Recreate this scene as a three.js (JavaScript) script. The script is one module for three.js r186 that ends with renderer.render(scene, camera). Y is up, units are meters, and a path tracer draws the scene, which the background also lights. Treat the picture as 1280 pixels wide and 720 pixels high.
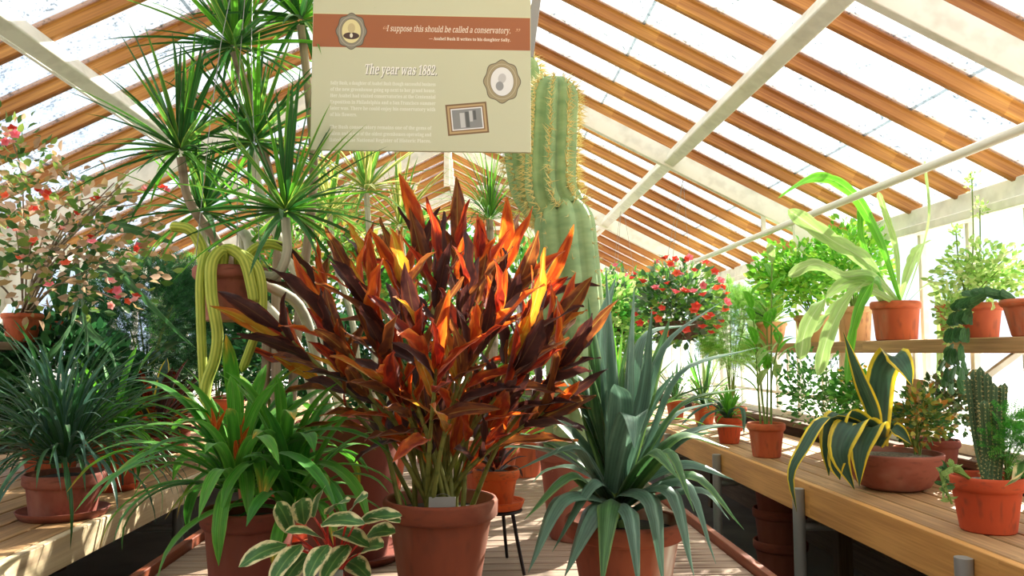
import * as THREE from 'three';
import { mergeGeometries } from 'three/addons/utils/BufferGeometryUtils.js';
import { RoundedBoxGeometry } from 'three/addons/geometries/RoundedBoxGeometry.js';

// ---------------------------------------------------------------- camera, sky, sun, exposure
const scene = new THREE.Scene();
const F = 1000;                                   // focal length in pixels of a 1280 x 720 frame
const camera = new THREE.PerspectiveCamera(2 * Math.atan(360 / F) * 180 / Math.PI, 1280 / 720, 0.05, 400);
camera.position.set(0, 1.5, 0);
camera.rotation.set(Math.atan(80 / F), -Math.atan(50 / F), 0, 'YXZ');
camera.updateMatrixWorld(true); camera.updateProjectionMatrix();
scene.add(camera);

const renderer = new THREE.WebGLRenderer({ antialias: true });
renderer.toneMapping = THREE.LinearToneMapping;
renderer.toneMappingExposure = 1.1;
renderer.shadowMap.enabled = true;

function rng(seed) { let a = seed >>> 0; return () => { a |= 0; a = a + 0x6D2B79F5 | 0; let t = Math.imul(a ^ a >>> 15, 1 | a); t = t + Math.imul(t ^ t >>> 7, 61 | t) ^ t; return ((t ^ t >>> 14) >>> 0) / 4294967296; }; }
function noiseMaker(seed) {                       // tileable value noise, period p
  const r = rng(seed), tab = Array.from({ length: 4096 }, () => r());
  const at = (x, y, p) => tab[((((x % p) + p) % p) * 57 + (((y % p) + p) % p) * 131 + p * 17) & 4095];
  const n2 = (x, y, p) => { const xi = Math.floor(x), yi = Math.floor(y); let u = x - xi, v = y - yi; u = u * u * (3 - 2 * u); v = v * v * (3 - 2 * v);
    return (at(xi, yi, p) * (1 - u) + at(xi + 1, yi, p) * u) * (1 - v) + (at(xi, yi + 1, p) * (1 - u) + at(xi + 1, yi + 1, p) * u) * v; };
  return (x, y, p = 8, oct = 4) => { let s = 0, a = .5, t = 0; for (let k = 0; k < oct; k++) { s += a * n2(x * p, y * p, p); t += a; a *= .55; p *= 2; } return s / t; };
}
{ // bright sky with thin cloud and a little blue showing through
  const W = 512, H = 256, d = new Float32Array(W * H * 4), nz = noiseMaker(5);
  for (let j = 0; j < H; j++) for (let i = 0; i < W; i++) {
    const c = Math.min(1, Math.max(0, (nz(i / W, j / H, 8, 5) - .36) * 5)), k = (j * W + i) * 4;
    d[k] = 1.08 * (.62 + .38 * c); d[k + 1] = 1.10 * (.78 + .22 * c); d[k + 2] = 1.13 * (1.02 - .02 * c); d[k + 3] = 1;
  }
  const t = new THREE.DataTexture(d, W, H, THREE.RGBAFormat, THREE.FloatType);
  t.mapping = THREE.EquirectangularReflectionMapping; t.magFilter = THREE.LinearFilter; t.needsUpdate = true;
  scene.background = t; scene.environment = t;
}
const sun = new THREE.DirectionalLight(new THREE.Color(1, .93, .8), 19);
sun.position.set(13, 15.5, -19); sun.target.position.set(0, 1, -4); scene.add(sun, sun.target);
sun.castShadow = true; sun.shadow.mapSize.set(4096, 4096); sun.shadow.radius = 1;
Object.assign(sun.shadow.camera, { left: -12, right: 12, top: 12, bottom: -12, near: 1, far: 60 });

// ---------------------------------------------------------------- helpers
const V = (x, y, z) => new THREE.Vector3(x, y, z);
const ray = (px, py) => V(px / 640 - 1, 1 - py / 360, .5).unproject(camera).sub(camera.position);
const at = (px, py, depth) => { const r = ray(px, py); return camera.position.clone().addScaledVector(r, -depth / r.z); };   // point at distance depth down the house
const lerp = (a, b, t) => a + (b - a) * t;
const used = new Map();
function numbered(n) { const k = used.get(n) || 0; used.set(n, k + 1); return k ? `${n}_${String(k).padStart(3, '0')}` : n; }
function thing(name, label, category, p, group) {
  const g = new THREE.Group(); g.name = numbered(name); g.position.copy(p); g.userData = { label, category };
  if (group) g.userData.group = group;
  scene.add(g); return g;
}
function struct(name, p = V(0, 0, 0), label) { const g = new THREE.Group(); g.name = name; g.position.copy(p); g.userData = { kind: 'structure' }; if (label) g.userData.label = label; scene.add(g); return g; }
function part(parent, name, geo, mat, p, label) {
  const m = new THREE.Mesh(geo, mat); m.name = name; m.castShadow = m.receiveShadow = true;
  if (p) m.position.copy(p); if (label) m.userData.label = label; parent.add(m); return m;
}
function dataTex(w, h, fn, { srgb = true, rep } = {}) {
  const d = new Uint8Array(w * h * 4);
  for (let j = 0; j < h; j++) for (let i = 0; i < w; i++) { const c = fn((i + .5) / w, (j + .5) / h), k = (j * w + i) * 4; for (let q = 0; q < 3; q++) d[k + q] = Math.max(0, Math.min(255, 255 * c[q])); d[k + 3] = 255; }
  const t = new THREE.DataTexture(d, w, h); t.wrapS = t.wrapT = THREE.RepeatWrapping; t.magFilter = THREE.LinearFilter; t.minFilter = THREE.LinearMipmapLinearFilter; t.generateMipmaps = true;
  if (srgb) t.colorSpace = THREE.SRGBColorSpace; if (rep) t.repeat.set(...rep); t.needsUpdate = true; return t;
}
const mix3 = (a, b, t) => [lerp(a[0], b[0], t), lerp(a[1], b[1], t), lerp(a[2], b[2], t)];
const hex = (h) => [(h >> 16 & 255) / 255, (h >> 8 & 255) / 255, (h & 255) / 255];
const clamp = (x, a = 0, b = 1) => Math.max(a, Math.min(b, x));
const NZ = noiseMaker(11), NZ2 = noiseMaker(77);

// box with uv in metres, the grain (v) along its longest side
function planks(geo) {
  geo.computeBoundingBox(); const s = geo.boundingBox.getSize(V()), ax = s.x >= s.y && s.x >= s.z ? 0 : s.y >= s.z ? 1 : 2;
  const p = geo.attributes.position, n = geo.attributes.normal, uv = geo.attributes.uv;
  for (let i = 0; i < p.count; i++) {
    const q = [p.getX(i), p.getY(i), p.getZ(i)], a = [Math.abs(n.getX(i)), Math.abs(n.getY(i)), Math.abs(n.getZ(i))];
    const nd = a[0] > a[1] && a[0] > a[2] ? 0 : a[1] > a[2] ? 1 : 2; const others = [0, 1, 2].filter((k) => k !== ax && k !== nd);
    uv.setXY(i, nd === ax ? q[(ax + 2) % 3] : q[others[0]], q[nd === ax ? (ax + 1) % 3 : ax]);
  }
  return geo;
}
const board = (w, h, d, r = .004) => planks(new RoundedBoxGeometry(w, h, d, 1, Math.min(r, w / 3, h / 3, d / 3)));

// ---------------------------------------------------------------- materials
const std = (o) => new THREE.MeshStandardMaterial(o);
const phys = (o) => new THREE.MeshPhysicalMaterial(o);
function woodTex(a, b, seed, knots = 0.5) {
  const n = noiseMaker(seed);
  return dataTex(256, 512, (u, v) => {
    const g = n(u, v * .12, 16, 4), f = n(u * 3, v * .25, 24, 3), l = n(u, v, 4, 3), kn = Math.pow(clamp((n(u + .3, v * .5, 6, 2) - .74) * 6), 2);
    return mix3(mix3(hex(a), hex(b), clamp(g * 1.1 + (f - .5) * .8 + (l - .5) * .5)), [.25, .13, .06], kn * knots);
  }, { rep: [2.2, .7] });
}
const M = {};
M.rafter = std({ map: woodTex(0x8a5020, 0xdca452, 3), roughness: .6 });
M.bench = std({ map: woodTex(0x8c6a45, 0xc79d6c, 4), roughness: .65 });
M.fascia = std({ map: woodTex(0xb0793a, 0xdda45c, 6), roughness: .55 });
M.fasciaSunlit = std({ map: woodTex(0xc9ae84, 0xe6d2ae, 7), roughness: .6 });  // fascia wood made paler to carry the sunlight on the left bench front
M.slat = std({ map: woodTex(0x7d6656, 0xb59c84, 8), roughness: .7 });
M.lip = std({ map: woodTex(0x6d3420, 0x9a5232, 9), roughness: .5 });
M.oldwood = std({ map: woodTex(0x4a3a2c, 0x6e5a46, 10), roughness: .85 });
M.white = std({ map: dataTex(128, 128, (u, v) => { const n = NZ(u, v, 8, 4); return mix3([.93, .93, .88], [.8, .8, .74], clamp((n - .45) * 2)); }, { rep: [1.5, 1.5] }), roughness: .5 });
M.galv = std({ color: 0x9a9d9a, roughness: .42, metalness: .35 });
M.black = std({ color: 0x16151a, roughness: .4, metalness: .4 });
M.wire = std({ color: 0x8c8c86, roughness: .4, metalness: .7 });
M.concrete = std({ map: dataTex(256, 256, (u, v) => { const n = NZ(u, v, 6, 5); return mix3([.3, .29, .27], [.46, .44, .41], n); }, { rep: [.5, .5] }), roughness: .9 });
M.snow = std({ map: dataTex(256, 256, (u, v) => { const n = NZ2(u, v, 6, 5); return mix3([.82, .82, .8], [.93, .93, .92], n); }, { rep: [.2, .2] }), roughness: .9 });  // outside ground, its overexposed brightness put into a near-white colour
M.shadeWall = std({ color: 0x5e5348, roughness: .85 });  // for the added end wall, dark to cut light bounced onto the pots
M.soil = std({ map: dataTex(128, 128, (u, v) => { const n = NZ2(u, v, 24, 4); return mix3([.1, .07, .05], [.32, .25, .19], n * n); }), roughness: 1 });
M.gravel = std({ map: dataTex(128, 128, (u, v) => { const n = NZ2(u, v, 32, 2); return mix3([.3, .26, .22], [.68, .62, .54], n); }), roughness: 1 });
const paneTex = dataTex(256, 256, (u, v) => {        // old glass: dust specks, run marks and a dirt line at the lap
  const a = NZ(u, v, 56, 3), b = NZ2(u, v, 6, 4), s = NZ(u * 1, v * .2, 20, 2);
  let d = clamp((a - .6) * 5) * clamp((b - .36) * 3.5) * .85 + clamp((s - .62) * 2) * .12;
  d = Math.max(d, v < .022 ? .42 + .2 * a : 0);
  return mix3([1, 1, 1], [.52, .58, .6], d);
});
M.glass = phys({ map: paneTex, transmission: 1, thickness: 0, roughness: .34, ior: 1.5, specularIntensity: .5 });
M.clear = phys({ color: 0xffffff, transmission: 1, thickness: 0, roughness: .2, ior: 1.5, specularIntensity: .5 });
function potMat(c0, c1, lime, seed) {
  const n = noiseMaker(seed);
  return std({ map: dataTex(256, 256, (u, v) => {
    const a = n(u, v, 6, 5), f = n(u, v, 40, 2), s = clamp((n(u + .4, v * .7, 5, 4) - .56) * 5) * lime;
    return mix3(mix3(mix3(hex(c0), hex(c1), clamp(a * 1.5 - .25)), [.35, .2, .15], clamp((f - .6) * 1.2)), [.86, .8, .74], s * (.6 + .5 * f));
  }), roughness: .82, bumpMap: null });
}
M.terra = potMat(0xa3492a, 0xc96a3e, .35, 21);
M.terraShaded = potMat(0x743824, 0x985032, .3, 28);  // terracotta copy with the shade on the front pot put into its colour
M.terraDark = potMat(0x6e2f22, 0x8f4632, .12, 22);
M.terraOrange = potMat(0xc9581f, 0xdf7434, .1, 23);
M.terraRed = potMat(0xb0401c, 0xc9542a, .06, 24);
M.terraLime = potMat(0x83402a, 0xa65a3a, 1.3, 25);
M.terraTan = potMat(0xb98a5a, 0xd5ae7c, .5, 26);
M.terraPink = potMat(0x86463a, 0xa66652, .35, 27);

// leaf: base, margin and midrib colours; translucent, waxy
function leafMat(base, edge, mid, o = {}) {
  const seed = o.seed || 31, n = noiseMaker(seed);
  const map = dataTex(64, 128, (u, v) => {
    const x = Math.abs(u - .5) * 2, a = n(u, v, 8, 4), ln = o.lines ? .5 + .5 * Math.sin(u * o.lines * 6.283) : 0;
    let c = mix3(hex(base), hex(edge), clamp((x - (o.e0 ?? .72) + (a - .5) * (o.wob ?? .25)) * (o.sharp ?? 6)));
    c = mix3(c, hex(mid), clamp(1 - x * (o.midw ?? 12)));
    if (o.tip !== undefined) c = mix3(c, hex(o.tip), clamp((v - (o.tip0 ?? .75)) * 5 + (a - .5) * 1.2));
    if (o.blotch !== undefined) c = mix3(c, hex(o.blotch), clamp((n(u * .7 + .2, v, 5, 3) - .5) * 6));
    const k = .82 + .36 * a - ln * .12; return c.map((q) => q * k);
  });
  return phys({ map, side: THREE.DoubleSide, roughness: .95, transmission: o.trans ?? .4, thickness: 0, clearcoat: o.gloss ?? .5, clearcoatRoughness: .32, specularIntensity: .3 });
}
const L = {
  tiOrange: leafMat(0xd9661e, 0xe88c34, 0xf0b860, { seed: 41, trans: .74, gloss: .45, blotch: 0xc04418 }),
  tiRed: leafMat(0xb83a1a, 0xd65c22, 0xe08a44, { seed: 42, trans: .72, gloss: .5, blotch: 0x7a2418 }),
  tiDark: leafMat(0x4e2c28, 0x743a2a, 0x6e5032, { seed: 43, trans: .52, gloss: .65, blotch: 0x3c2020 }),
  tiBronze: leafMat(0x8f5428, 0xb86a2e, 0xbca658, { seed: 44, trans: .66, gloss: .5, blotch: 0x6a3822 }),
  tiYellow: leafMat(0xcc9c2e, 0xe0862c, 0xe0d878, { seed: 45, trans: .7, gloss: .4, blotch: 0xd07428 }),
  dracaena: leafMat(0x2f6a2c, 0x7a5a34, 0x56913c, { seed: 46, trans: .42, e0: .86, gloss: .5, midw: 6 }),
  dracaenaPale: leafMat(0x5f9a3a, 0xa8b84a, 0x9cc85a, { seed: 47, trans: .5, gloss: .4 }),
  variegated: leafMat(0x8aa848, 0xe6e08a, 0xc9cc6e, { seed: 48, trans: .5, e0: .4, gloss: .4 }),
  yucca: leafMat(0x5a8068, 0x6f957a, 0x7fa58c, { seed: 49, trans: .28, gloss: .8, midw: 3, lines: 9 }),
  yuccaGreen: leafMat(0x4c7a44, 0x7aa055, 0x669a58, { seed: 50, trans: .35, gloss: .6, midw: 3, lines: 9 }),
  bromeliad: leafMat(0x5cac34, 0x82c444, 0x78bd48, { seed: 51, trans: .5, gloss: .55, midw: 3, lines: 7 }),
  bromeliadDark: leafMat(0x3c8a2a, 0x58a038, 0x4c9834, { seed: 52, trans: .4, gloss: .6, midw: 3, lines: 7 }),
  bromeliadTip: leafMat(0x4f9a2c, 0x6fb83a, 0x63ad38, { seed: 53, trans: .45, gloss: .5, midw: 3, tip: 0xd0a83a }),
  bract: leafMat(0xd9661c, 0xe89a3a, 0xd9661c, { seed: 54, trans: .5, gloss: .4 }),
  hoya: leafMat(0x4a7a3a, 0xe9dfa6, 0x88a85a, { seed: 55, trans: .35, gloss: .7, e0: .55, wob: .7, midw: 9 }),
  agave: leafMat(0x3a5c46, 0xf2d83a, 0x46684e, { seed: 56, trans: .2, gloss: .6, e0: .68, sharp: 14, wob: .06, lines: 6 }),
  grass: leafMat(0x2f5f30, 0x3f7a3a, 0x5a8f4a, { seed: 57, trans: .35, gloss: .7 }),
  grassBlue: leafMat(0x46705e, 0x567f6a, 0x6f9480, { seed: 66, trans: .3, gloss: .7 }),
  bright: leafMat(0x62b02c, 0x7cc53c, 0x9ad65c, { seed: 58, trans: .5, gloss: .5 }),
  epi: leafMat(0x9ec070, 0xaccb7c, 0xc6dba0, { seed: 59, trans: .42, gloss: .4, midw: 8 }),
  epiDark: leafMat(0x3c6c3c, 0x4c7c46, 0x5f8c54, { seed: 60, trans: .35, gloss: .5, midw: 8 }),
  deep: leafMat(0x2a5a34, 0x2f6038, 0x6a9a70, { seed: 61, trans: .3, gloss: .8 }),
  redBrom: leafMat(0x5a1c1c, 0xa83020, 0x7a2a20, { seed: 62, trans: .4, gloss: .7, blotch: 0x2e3a1e }),
  small: phys({ color: 0xffffff, side: THREE.DoubleSide, roughness: .95, transmission: .42, thickness: 0, clearcoat: .35, clearcoatRoughness: .35, specularIntensity: .3 }),
  petal: phys({ color: 0xffffff, side: THREE.DoubleSide, roughness: .95, transmission: .45, thickness: 0 }),
  bract2: leafMat(0xe24a3c, 0xef7a66, 0xd93a30, { seed: 63, trans: .45, gloss: .3 }),
};
M.stem = std({ color: 0x6e8a3a, roughness: .7 });
M.stemBrown = std({ map: dataTex(64, 128, (v, u) => mix3([.42, .36, .3], [.66, .6, .52], NZ(u, v, 12, 3) * .6 + (v * 24 % 1 < .16 ? -.2 : .3))), roughness: .8 });
M.stemTi = std({ map: dataTex(64, 128, (v, u) => mix3([.36, .4, .17], [.62, .62, .3], NZ(u, v, 10, 3) * .8 + (v * 14 % 1 < .12 ? -.25 : .15))), roughness: .65 });
M.cactus = std({ map: dataTex(128, 256, (u, v) => mix3([.44, .57, .38], [.64, .73, .52], NZ(u, v, 10, 4))), roughness: .65 });
M.cactusDark = std({ color: 0x46603c, roughness: .75 });
M.spine = std({ color: 0xe3cf8a, roughness: .6 });
M.tail = std({ map: dataTex(64, 256, (v, u) => { const s = .5 + .5 * Math.cos(u * 6.283 * 9); return mix3([.47, .56, .16], [.78, .8, .34], s * .6 + NZ(u, v, 20, 3) * .5); }), roughness: .7 });
M.tailPale = std({ map: dataTex(64, 256, (v, u) => mix3([.62, .62, .54], [.85, .84, .76], NZ(u, v, 14, 3) + (v * 30 % 1 < .1 ? -.25 : 0))), roughness: .75 });

// ---------------------------------------------------------------- plant geometry
const PROFILE = {
  blade: (t) => (.55 + .45 * Math.min(1, t * 5)) * Math.pow(1 - t, .62),
  strap: (t) => Math.min(1, .6 + t * 2.2) * (t < .7 ? 1 : 1 - Math.pow((t - .7) / .3, 1.7)),
  sword: (t) => (.7 + .3 * Math.sin(Math.min(1, t * 1.7) * Math.PI / 2 * 1.25)) * (t < .55 ? 1 : 1 - Math.pow((t - .55) / .45, 1.5)),
  lance: (t) => .05 + .95 * Math.pow(Math.sin(Math.PI * Math.pow(t, .78)), .85) * (t > .98 ? 0 : 1),
  oval: (t) => .04 + .96 * Math.pow(Math.sin(Math.PI * Math.pow(t, .85)), .6),
  scallop: (t) => (.3 + .7 * Math.min(1, t * 3)) * (t < .86 ? 1 : Math.sqrt(Math.max(0, 1 - Math.pow((t - .86) / .14, 2)))) * (.76 + .24 * Math.sqrt(Math.abs(Math.sin(t * 19)))),
};
// a leaf swept along a curve; side = direction across it, fold = how far the margins rise, wave = rippled margins
function ribbon(pts, w, { prof = 'blade', n = 10, fold = .18, side, twist = 0, wave = 0, across = 4, phase = 0 } = {}) {
  const c = new THREE.CatmullRomCurve3(pts), pf = PROFILE[prof], pos = [], uv = [], idx = [];
  if (!side) { const h = pts[pts.length - 1].clone().sub(pts[0]); h.y = 0; side = h.length() < 1e-3 ? V(1, 0, 0) : V(-h.z, 0, h.x).normalize(); }
  for (let i = 0; i <= n; i++) {
    const t = i / n, p = c.getPoint(t), T = c.getTangent(t), S = side.clone().addScaledVector(T, -side.dot(T)).normalize();
    if (twist) S.applyAxisAngle(T, twist * t);
    const N = S.clone().cross(T), hw = w / 2 * Math.max(pf(t), i === n ? .02 : .05);
    for (let j = 0; j <= across; j++) {
      const u = j / across * 2 - 1, q = p.clone().addScaledVector(S, u * hw).addScaledVector(N, -Math.abs(u) * hw * fold * 2 + (wave ? wave * u * u * Math.sin(t * 15 + (u > 0 ? 1.3 : 0) + phase) : 0));
      pos.push(q.x, q.y, q.z); uv.push(j / across, t);
    }
  }
  const k = across + 1;
  for (let i = 0; i < n; i++) for (let j = 0; j < across; j++) { const a = i * k + j; idx.push(a, a + 1, a + k, a + 1, a + k + 1, a + k); }
  const g = new THREE.BufferGeometry();
  g.setAttribute('position', new THREE.Float32BufferAttribute(pos, 3)); g.setAttribute('uv', new THREE.Float32BufferAttribute(uv, 2)); g.setIndex(idx); g.computeVertexNormals(); return g;
}
// a leaf from the origin in the y-z plane: starts tilt radians from upright, bends by droop radians on its way
function arch(len, w, tilt, droop, o = {}) {
  const pts = [V(0, 0, 0)], n = 6; let y = 0, z = 0;
  for (let i = 0; i < n; i++) { const a = tilt + droop * Math.pow((i + .5) / n, o.pow ?? 1.3); y += Math.cos(a) * len / n; z += Math.sin(a) * len / n; pts.push(V(o.sway ? o.sway * len * Math.pow((i + 1) / n, 2) : 0, y, z)); }
  return ribbon(pts, w, { side: V(1, 0, 0), ...o });
}
const pick = (r, a) => a[Math.floor(r() * a.length) % a.length];
// leaves all round a crown; stages from the upright inner ones to the drooping outer ones share geometry
function rosette(parent, pos, r, n, { len, w, tilt = [.1, 1.2], droop = [.1, 1], mats, prof = 'strap', stages = 7, spread = .02, az = [0, Math.PI * 2], axis, name = 'leaf', ...o }) {
  const geos = [];
  for (let s = 0; s < stages; s++) { const t = s / (stages - 1); geos.push(arch(lerp(len[0], len[1], r()), lerp(w[0], w[1], r()), lerp(tilt[0], tilt[1], t), lerp(droop[0], droop[1], t) * (.8 + .4 * r()), { prof, sway: (r() - .5) * .14, phase: r() * 6, ...o })); }
  const tip = axis ? new THREE.Quaternion().setFromUnitVectors(V(0, 1, 0), axis.clone().normalize()) : null;
  for (let i = 0; i < n; i++) {
    const s = Math.floor(i / n * stages), a = i * 2.39996 + (r() - .5) * .7, az2 = az[0] === 0 && az[1] > 6.2 ? a : lerp(az[0], az[1], r());
    const m = part(parent, name, geos[s], Array.isArray(mats) ? pick(r, mats) : mats, V(pos.x + Math.sin(az2) * spread, pos.y + (1 - s / stages) * spread * 2, pos.z + Math.cos(az2) * spread));
    const e = new THREE.Quaternion().setFromEuler(new THREE.Euler((r() - .5) * .22, az2, (r() - .5) * .25, 'YXZ')); m.quaternion.copy(tip ? tip.clone().multiply(e) : e);
    m.scale.setScalar(.78 + .36 * r());
  }
}
function tube(pts, r0, r1 = r0, o = {}) {
  const c = new THREE.CatmullRomCurve3(pts), n = o.n || Math.max(6, pts.length * 5), k = o.k || 8, g = new THREE.TubeGeometry(c, n, 1, k, false), p = g.attributes.position;
  for (let i = 0; i <= n; i++) { const t = i / n, q = c.getPointAt(t); let rr = lerp(r0, r1, t); if (o.round && t > 1 - o.round) rr *= Math.sqrt(Math.max(.02, 1 - Math.pow((t - 1 + o.round) / o.round, 2)));
    for (let j = 0; j <= k; j++) { const x = i * (k + 1) + j; p.setXYZ(x, q.x + (p.getX(x) - q.x) * rr, q.y + (p.getY(x) - q.y) * rr, q.z + (p.getZ(x) - q.z) * rr); } }
  g.computeVertexNormals(); return g;
}
const lathe = (pts, seg = 32) => new THREE.LatheGeometry(pts.map(([x, y]) => new THREE.Vector2(x, y)), seg);
function pot(parent, r, h, mat, { rim = .2, base = .68, y = 0, soil = M.soil, x = 0, z = 0, fill = .86, saucer, flat } = {}) {
  const rh = h * rim, b = r * base, w = r * .94, t = Math.max(.008, r * .07), fr = (h - rh) / h, rb = lerp(b, w, fr);
  const P = flat ? [[.001, 0], [r * .5, 0], [r * .72, h * .12], [r * .93, h * .55], [r, h * .88], [r * 1.015, h * .97], [r, h], [r - t, h], [r - t * 1.1, h * .8], [r * .6, h * .3], [.001, h * .25]]
    : [[.001, 0], [b - .006, 0], [b, .006], [rb, h - rh], [rb + r * .045, h - rh + .001], [r * .995, h - rh + .012], [r, h - .01], [r - .006, h], [r - t, h], [r - t - .004, h - .008], [lerp(b, w, .5) - t, h * .45], [.001, h * .4]];
  part(parent, 'pot', lathe(P, 36), mat, V(x, y, z));
  const ri = flat ? r - t * 1.05 : (lerp(b, w, fill) - t * .6) * (fill > .8 ? 1.02 : 1), sg = lathe([[.001, .012], [ri * .5, .012], [ri, 0]].reverse(), 28);
  part(parent, 'soil', sg, soil, V(x, y + h * fill, z));
  if (saucer) part(parent, 'saucer', lathe([[.001, 0], [saucer * .9, 0], [saucer, .03], [saucer - .008, .03], [saucer * .86, .01], [.001, .01]], 32), mat, V(x, y - .001, z));
  return y + h * fill;
}
function tag(parent, p, w = .07, h = .035) {      // engraved metal plant label on a bent wire
  const g = new THREE.Group(); g.name = 'plant_label'; g.position.copy(p); g.rotation.x = -.25; parent.add(g);
  part(g, 'label_plate', new RoundedBoxGeometry(w, h, .003, 1, .0012), M.galv, V(0, .06, 0), 'grey metal plate');
  part(g, 'label_wire', tube([V(-w * .4, -.02, .004), V(-w * .42, .07, -.003), V(0, .06 + h * .75, -.004), V(w * .42, .07, -.003), V(w * .4, -.02, .004)], .0014, .0014, { k: 5 }), M.wire);
}
// a cloud of small leaves: an instanced mesh, too many to count
function foliage(parent, name, r, n, c, rad, geo, cols, size, { shell = .35, up = .3, mat = L.small, fn } = {}) {
  const im = new THREE.InstancedMesh(geo, mat, n), q = new THREE.Quaternion(), m = new THREE.Matrix4(), col = new THREE.Color();
  for (let i = 0; i < n; i++) {
    let d; if (fn) d = fn(r); else { const th = r() * 6.283, cz = r() * 2 - 1, s = Math.sqrt(1 - cz * cz), k = Math.pow(lerp(shell, 1, r()), .6) * (.82 + .3 * NZ(th / 6.283, cz * .5 + .5, 6, 2)); d = V(Math.cos(th) * s * rad[0] * k, cz * rad[1] * k, Math.sin(th) * s * rad[2] * k).add(c); }
    const out = V(d.x - c.x + (r() - .5) * rad[0], Math.abs(r()) * rad[1] * up + (d.y - c.y) * .5, d.z - c.z + (r() - .5) * rad[2]).normalize();
    q.setFromUnitVectors(V(0, 1, 0), out); q.multiply(new THREE.Quaternion().setFromAxisAngle(V(0, 1, 0), r() * 6.283));
    m.compose(d, q, V(1, 1, 1).multiplyScalar(lerp(size[0], size[1], r()))); im.setMatrixAt(i, m);
    const h = pick(r, cols); col.setHex(h); col.multiplyScalar(.75 + .5 * r()); im.setColorAt(i, col);
  }
  im.name = name; im.userData.kind = 'stuff'; im.castShadow = im.receiveShadow = true; parent.add(im); return im;
}
const leafSmall = arch(1, .55, .1, .5, { prof: 'oval', n: 3, across: 2, fold: .15 });
const leafSlim = arch(1, .2, .05, .5, { prof: 'lance', n: 3, across: 2, fold: .15 });
const leafPinna = (() => { const a = []; for (let k = 0; k < 6; k++) for (const s of [-1, 1]) { const y = .15 + k * .14, l = .34 * (1 - k * .11); a.push(ribbon([V(0, y, 0), V(s * l * .5, y + .06, .02), V(s * l, y + .1, -.02)], .09, { prof: 'lance', n: 2, across: 2, side: V(0, 1, 0), fold: .05 })); } a.push(ribbon([V(0, 0, 0), V(0, .5, .01), V(0, 1, 0)], .03, { n: 2, across: 2, side: V(1, 0, 0) })); return mergeGeometries(a); })();
const flowerGeo = (() => { const a = []; for (let k = 0; k < 5; k++) { const g = arch(1, .8, .75, .6, { prof: 'oval', n: 3, across: 2, fold: .1 }); g.rotateY(k * 1.2566); a.push(g); } return mergeGeometries(a); })();
const petalMat = (h) => phys({ color: h, side: THREE.DoubleSide, roughness: .95, transmission: .4, thickness: 0 });
const PET = { pink: petalMat(0xf0798a), red: petalMat(0xe2402c), coral: petalMat(0xf2683c), pale: petalMat(0xf6b0a8) };
function stems(parent, r, n, p0, c, rad, rr, mat = M.stem, name = 'stem') {
  for (let i = 0; i < n; i++) { const a = r() * 6.283, e = V(c.x + Math.cos(a) * rad[0] * (.3 + .5 * r()), c.y + rad[1] * (r() * 1.2 - .4), c.z + Math.sin(a) * rad[2] * (.3 + .5 * r()));
    part(parent, name, tube([V(p0.x + (r() - .5) * .03, p0.y, p0.z + (r() - .5) * .03), V(lerp(p0.x, e.x, .35), lerp(p0.y, e.y, .55), lerp(p0.z, e.z, .35)), e], rr, rr * .5, { k: 6 }), mat); }
}
// ribbed cactus column along a curve of points with spines on the ribs
function column(parent, pts, r0, ribs, mat, { name = 'stem', spine = .02, spineN = 14, depth = .16, taper = .96, rings = 26, seed = 1, bulge = 0 } = {}) {
  const r = rng(seed), c = new THREE.CatmullRomCurve3(pts), K = ribs * 6, pos = [], uv = [], idx = [], len = c.getLength(), sp = [];
  const up = V(0, 0, 1);
  for (let i = 0; i <= rings; i++) {
    const t = i / rings, p = c.getPointAt(t), T = c.getTangentAt(t), X = up.clone().cross(T).normalize(), Z = X.clone().cross(T);
    const dist = (1 - t) * len, cap = dist < r0 ? Math.sqrt(Math.max(.0, 1 - Math.pow(1 - dist / r0, 2))) : 1, rad = r0 * lerp(1, taper, t) * Math.max(.02, cap) * (1 + bulge * Math.sin(Math.PI * t));
    for (let j = 0; j <= K; j++) { const a = j / K * 6.28319, rr = rad * (1 - depth + depth * Math.pow(Math.abs(Math.cos(a * ribs / 2)), .8) * 2 - depth); const q = p.clone().addScaledVector(X, Math.cos(a) * rr).addScaledVector(Z, Math.sin(a) * rr); pos.push(q.x, q.y, q.z); uv.push(j / K, t * len * 3); }
    if (i < rings && i % Math.max(1, Math.round(rings / spineN)) === 0) for (let b = 0; b < ribs; b++) { const a = b / ribs * 6.28319, o = X.clone().multiplyScalar(Math.cos(a)).addScaledVector(Z, Math.sin(a)); sp.push([p.clone().addScaledVector(o, rad), o]); }
  }
  for (let i = 0; i < rings; i++) for (let j = 0; j < K; j++) { const a = i * (K + 1) + j, b = a + K + 1; idx.push(a, b, a + 1, a + 1, b, b + 1); }
  const g = new THREE.BufferGeometry(); g.setAttribute('position', new THREE.Float32BufferAttribute(pos, 3)); g.setAttribute('uv', new THREE.Float32BufferAttribute(uv, 2)); g.setIndex(idx); g.computeVertexNormals();
  const m = part(parent, name, g, mat);
  if (spine) {
    const cone = new THREE.ConeGeometry(.05, 1, 4); cone.translate(0, .5, 0); const per = 7, im = new THREE.InstancedMesh(cone, M.spine, sp.length * per), q = new THREE.Quaternion(), mm = new THREE.Matrix4(); let k = 0;
    for (const [p, o] of sp) for (let s = 0; s < per; s++) { const d = o.clone().add(V(r() - .5, r() - .5, r() - .5).multiplyScalar(1.5)).normalize(); q.setFromUnitVectors(V(0, 1, 0), d); mm.compose(p, q, V(1, 1, 1).multiplyScalar(spine * (.6 + .8 * r()))); im.setMatrixAt(k++, mm); }
    im.name = 'spines'; im.userData.kind = 'stuff'; im.castShadow = im.receiveShadow = true; m.add(im);
  }
  return m;
}

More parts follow.
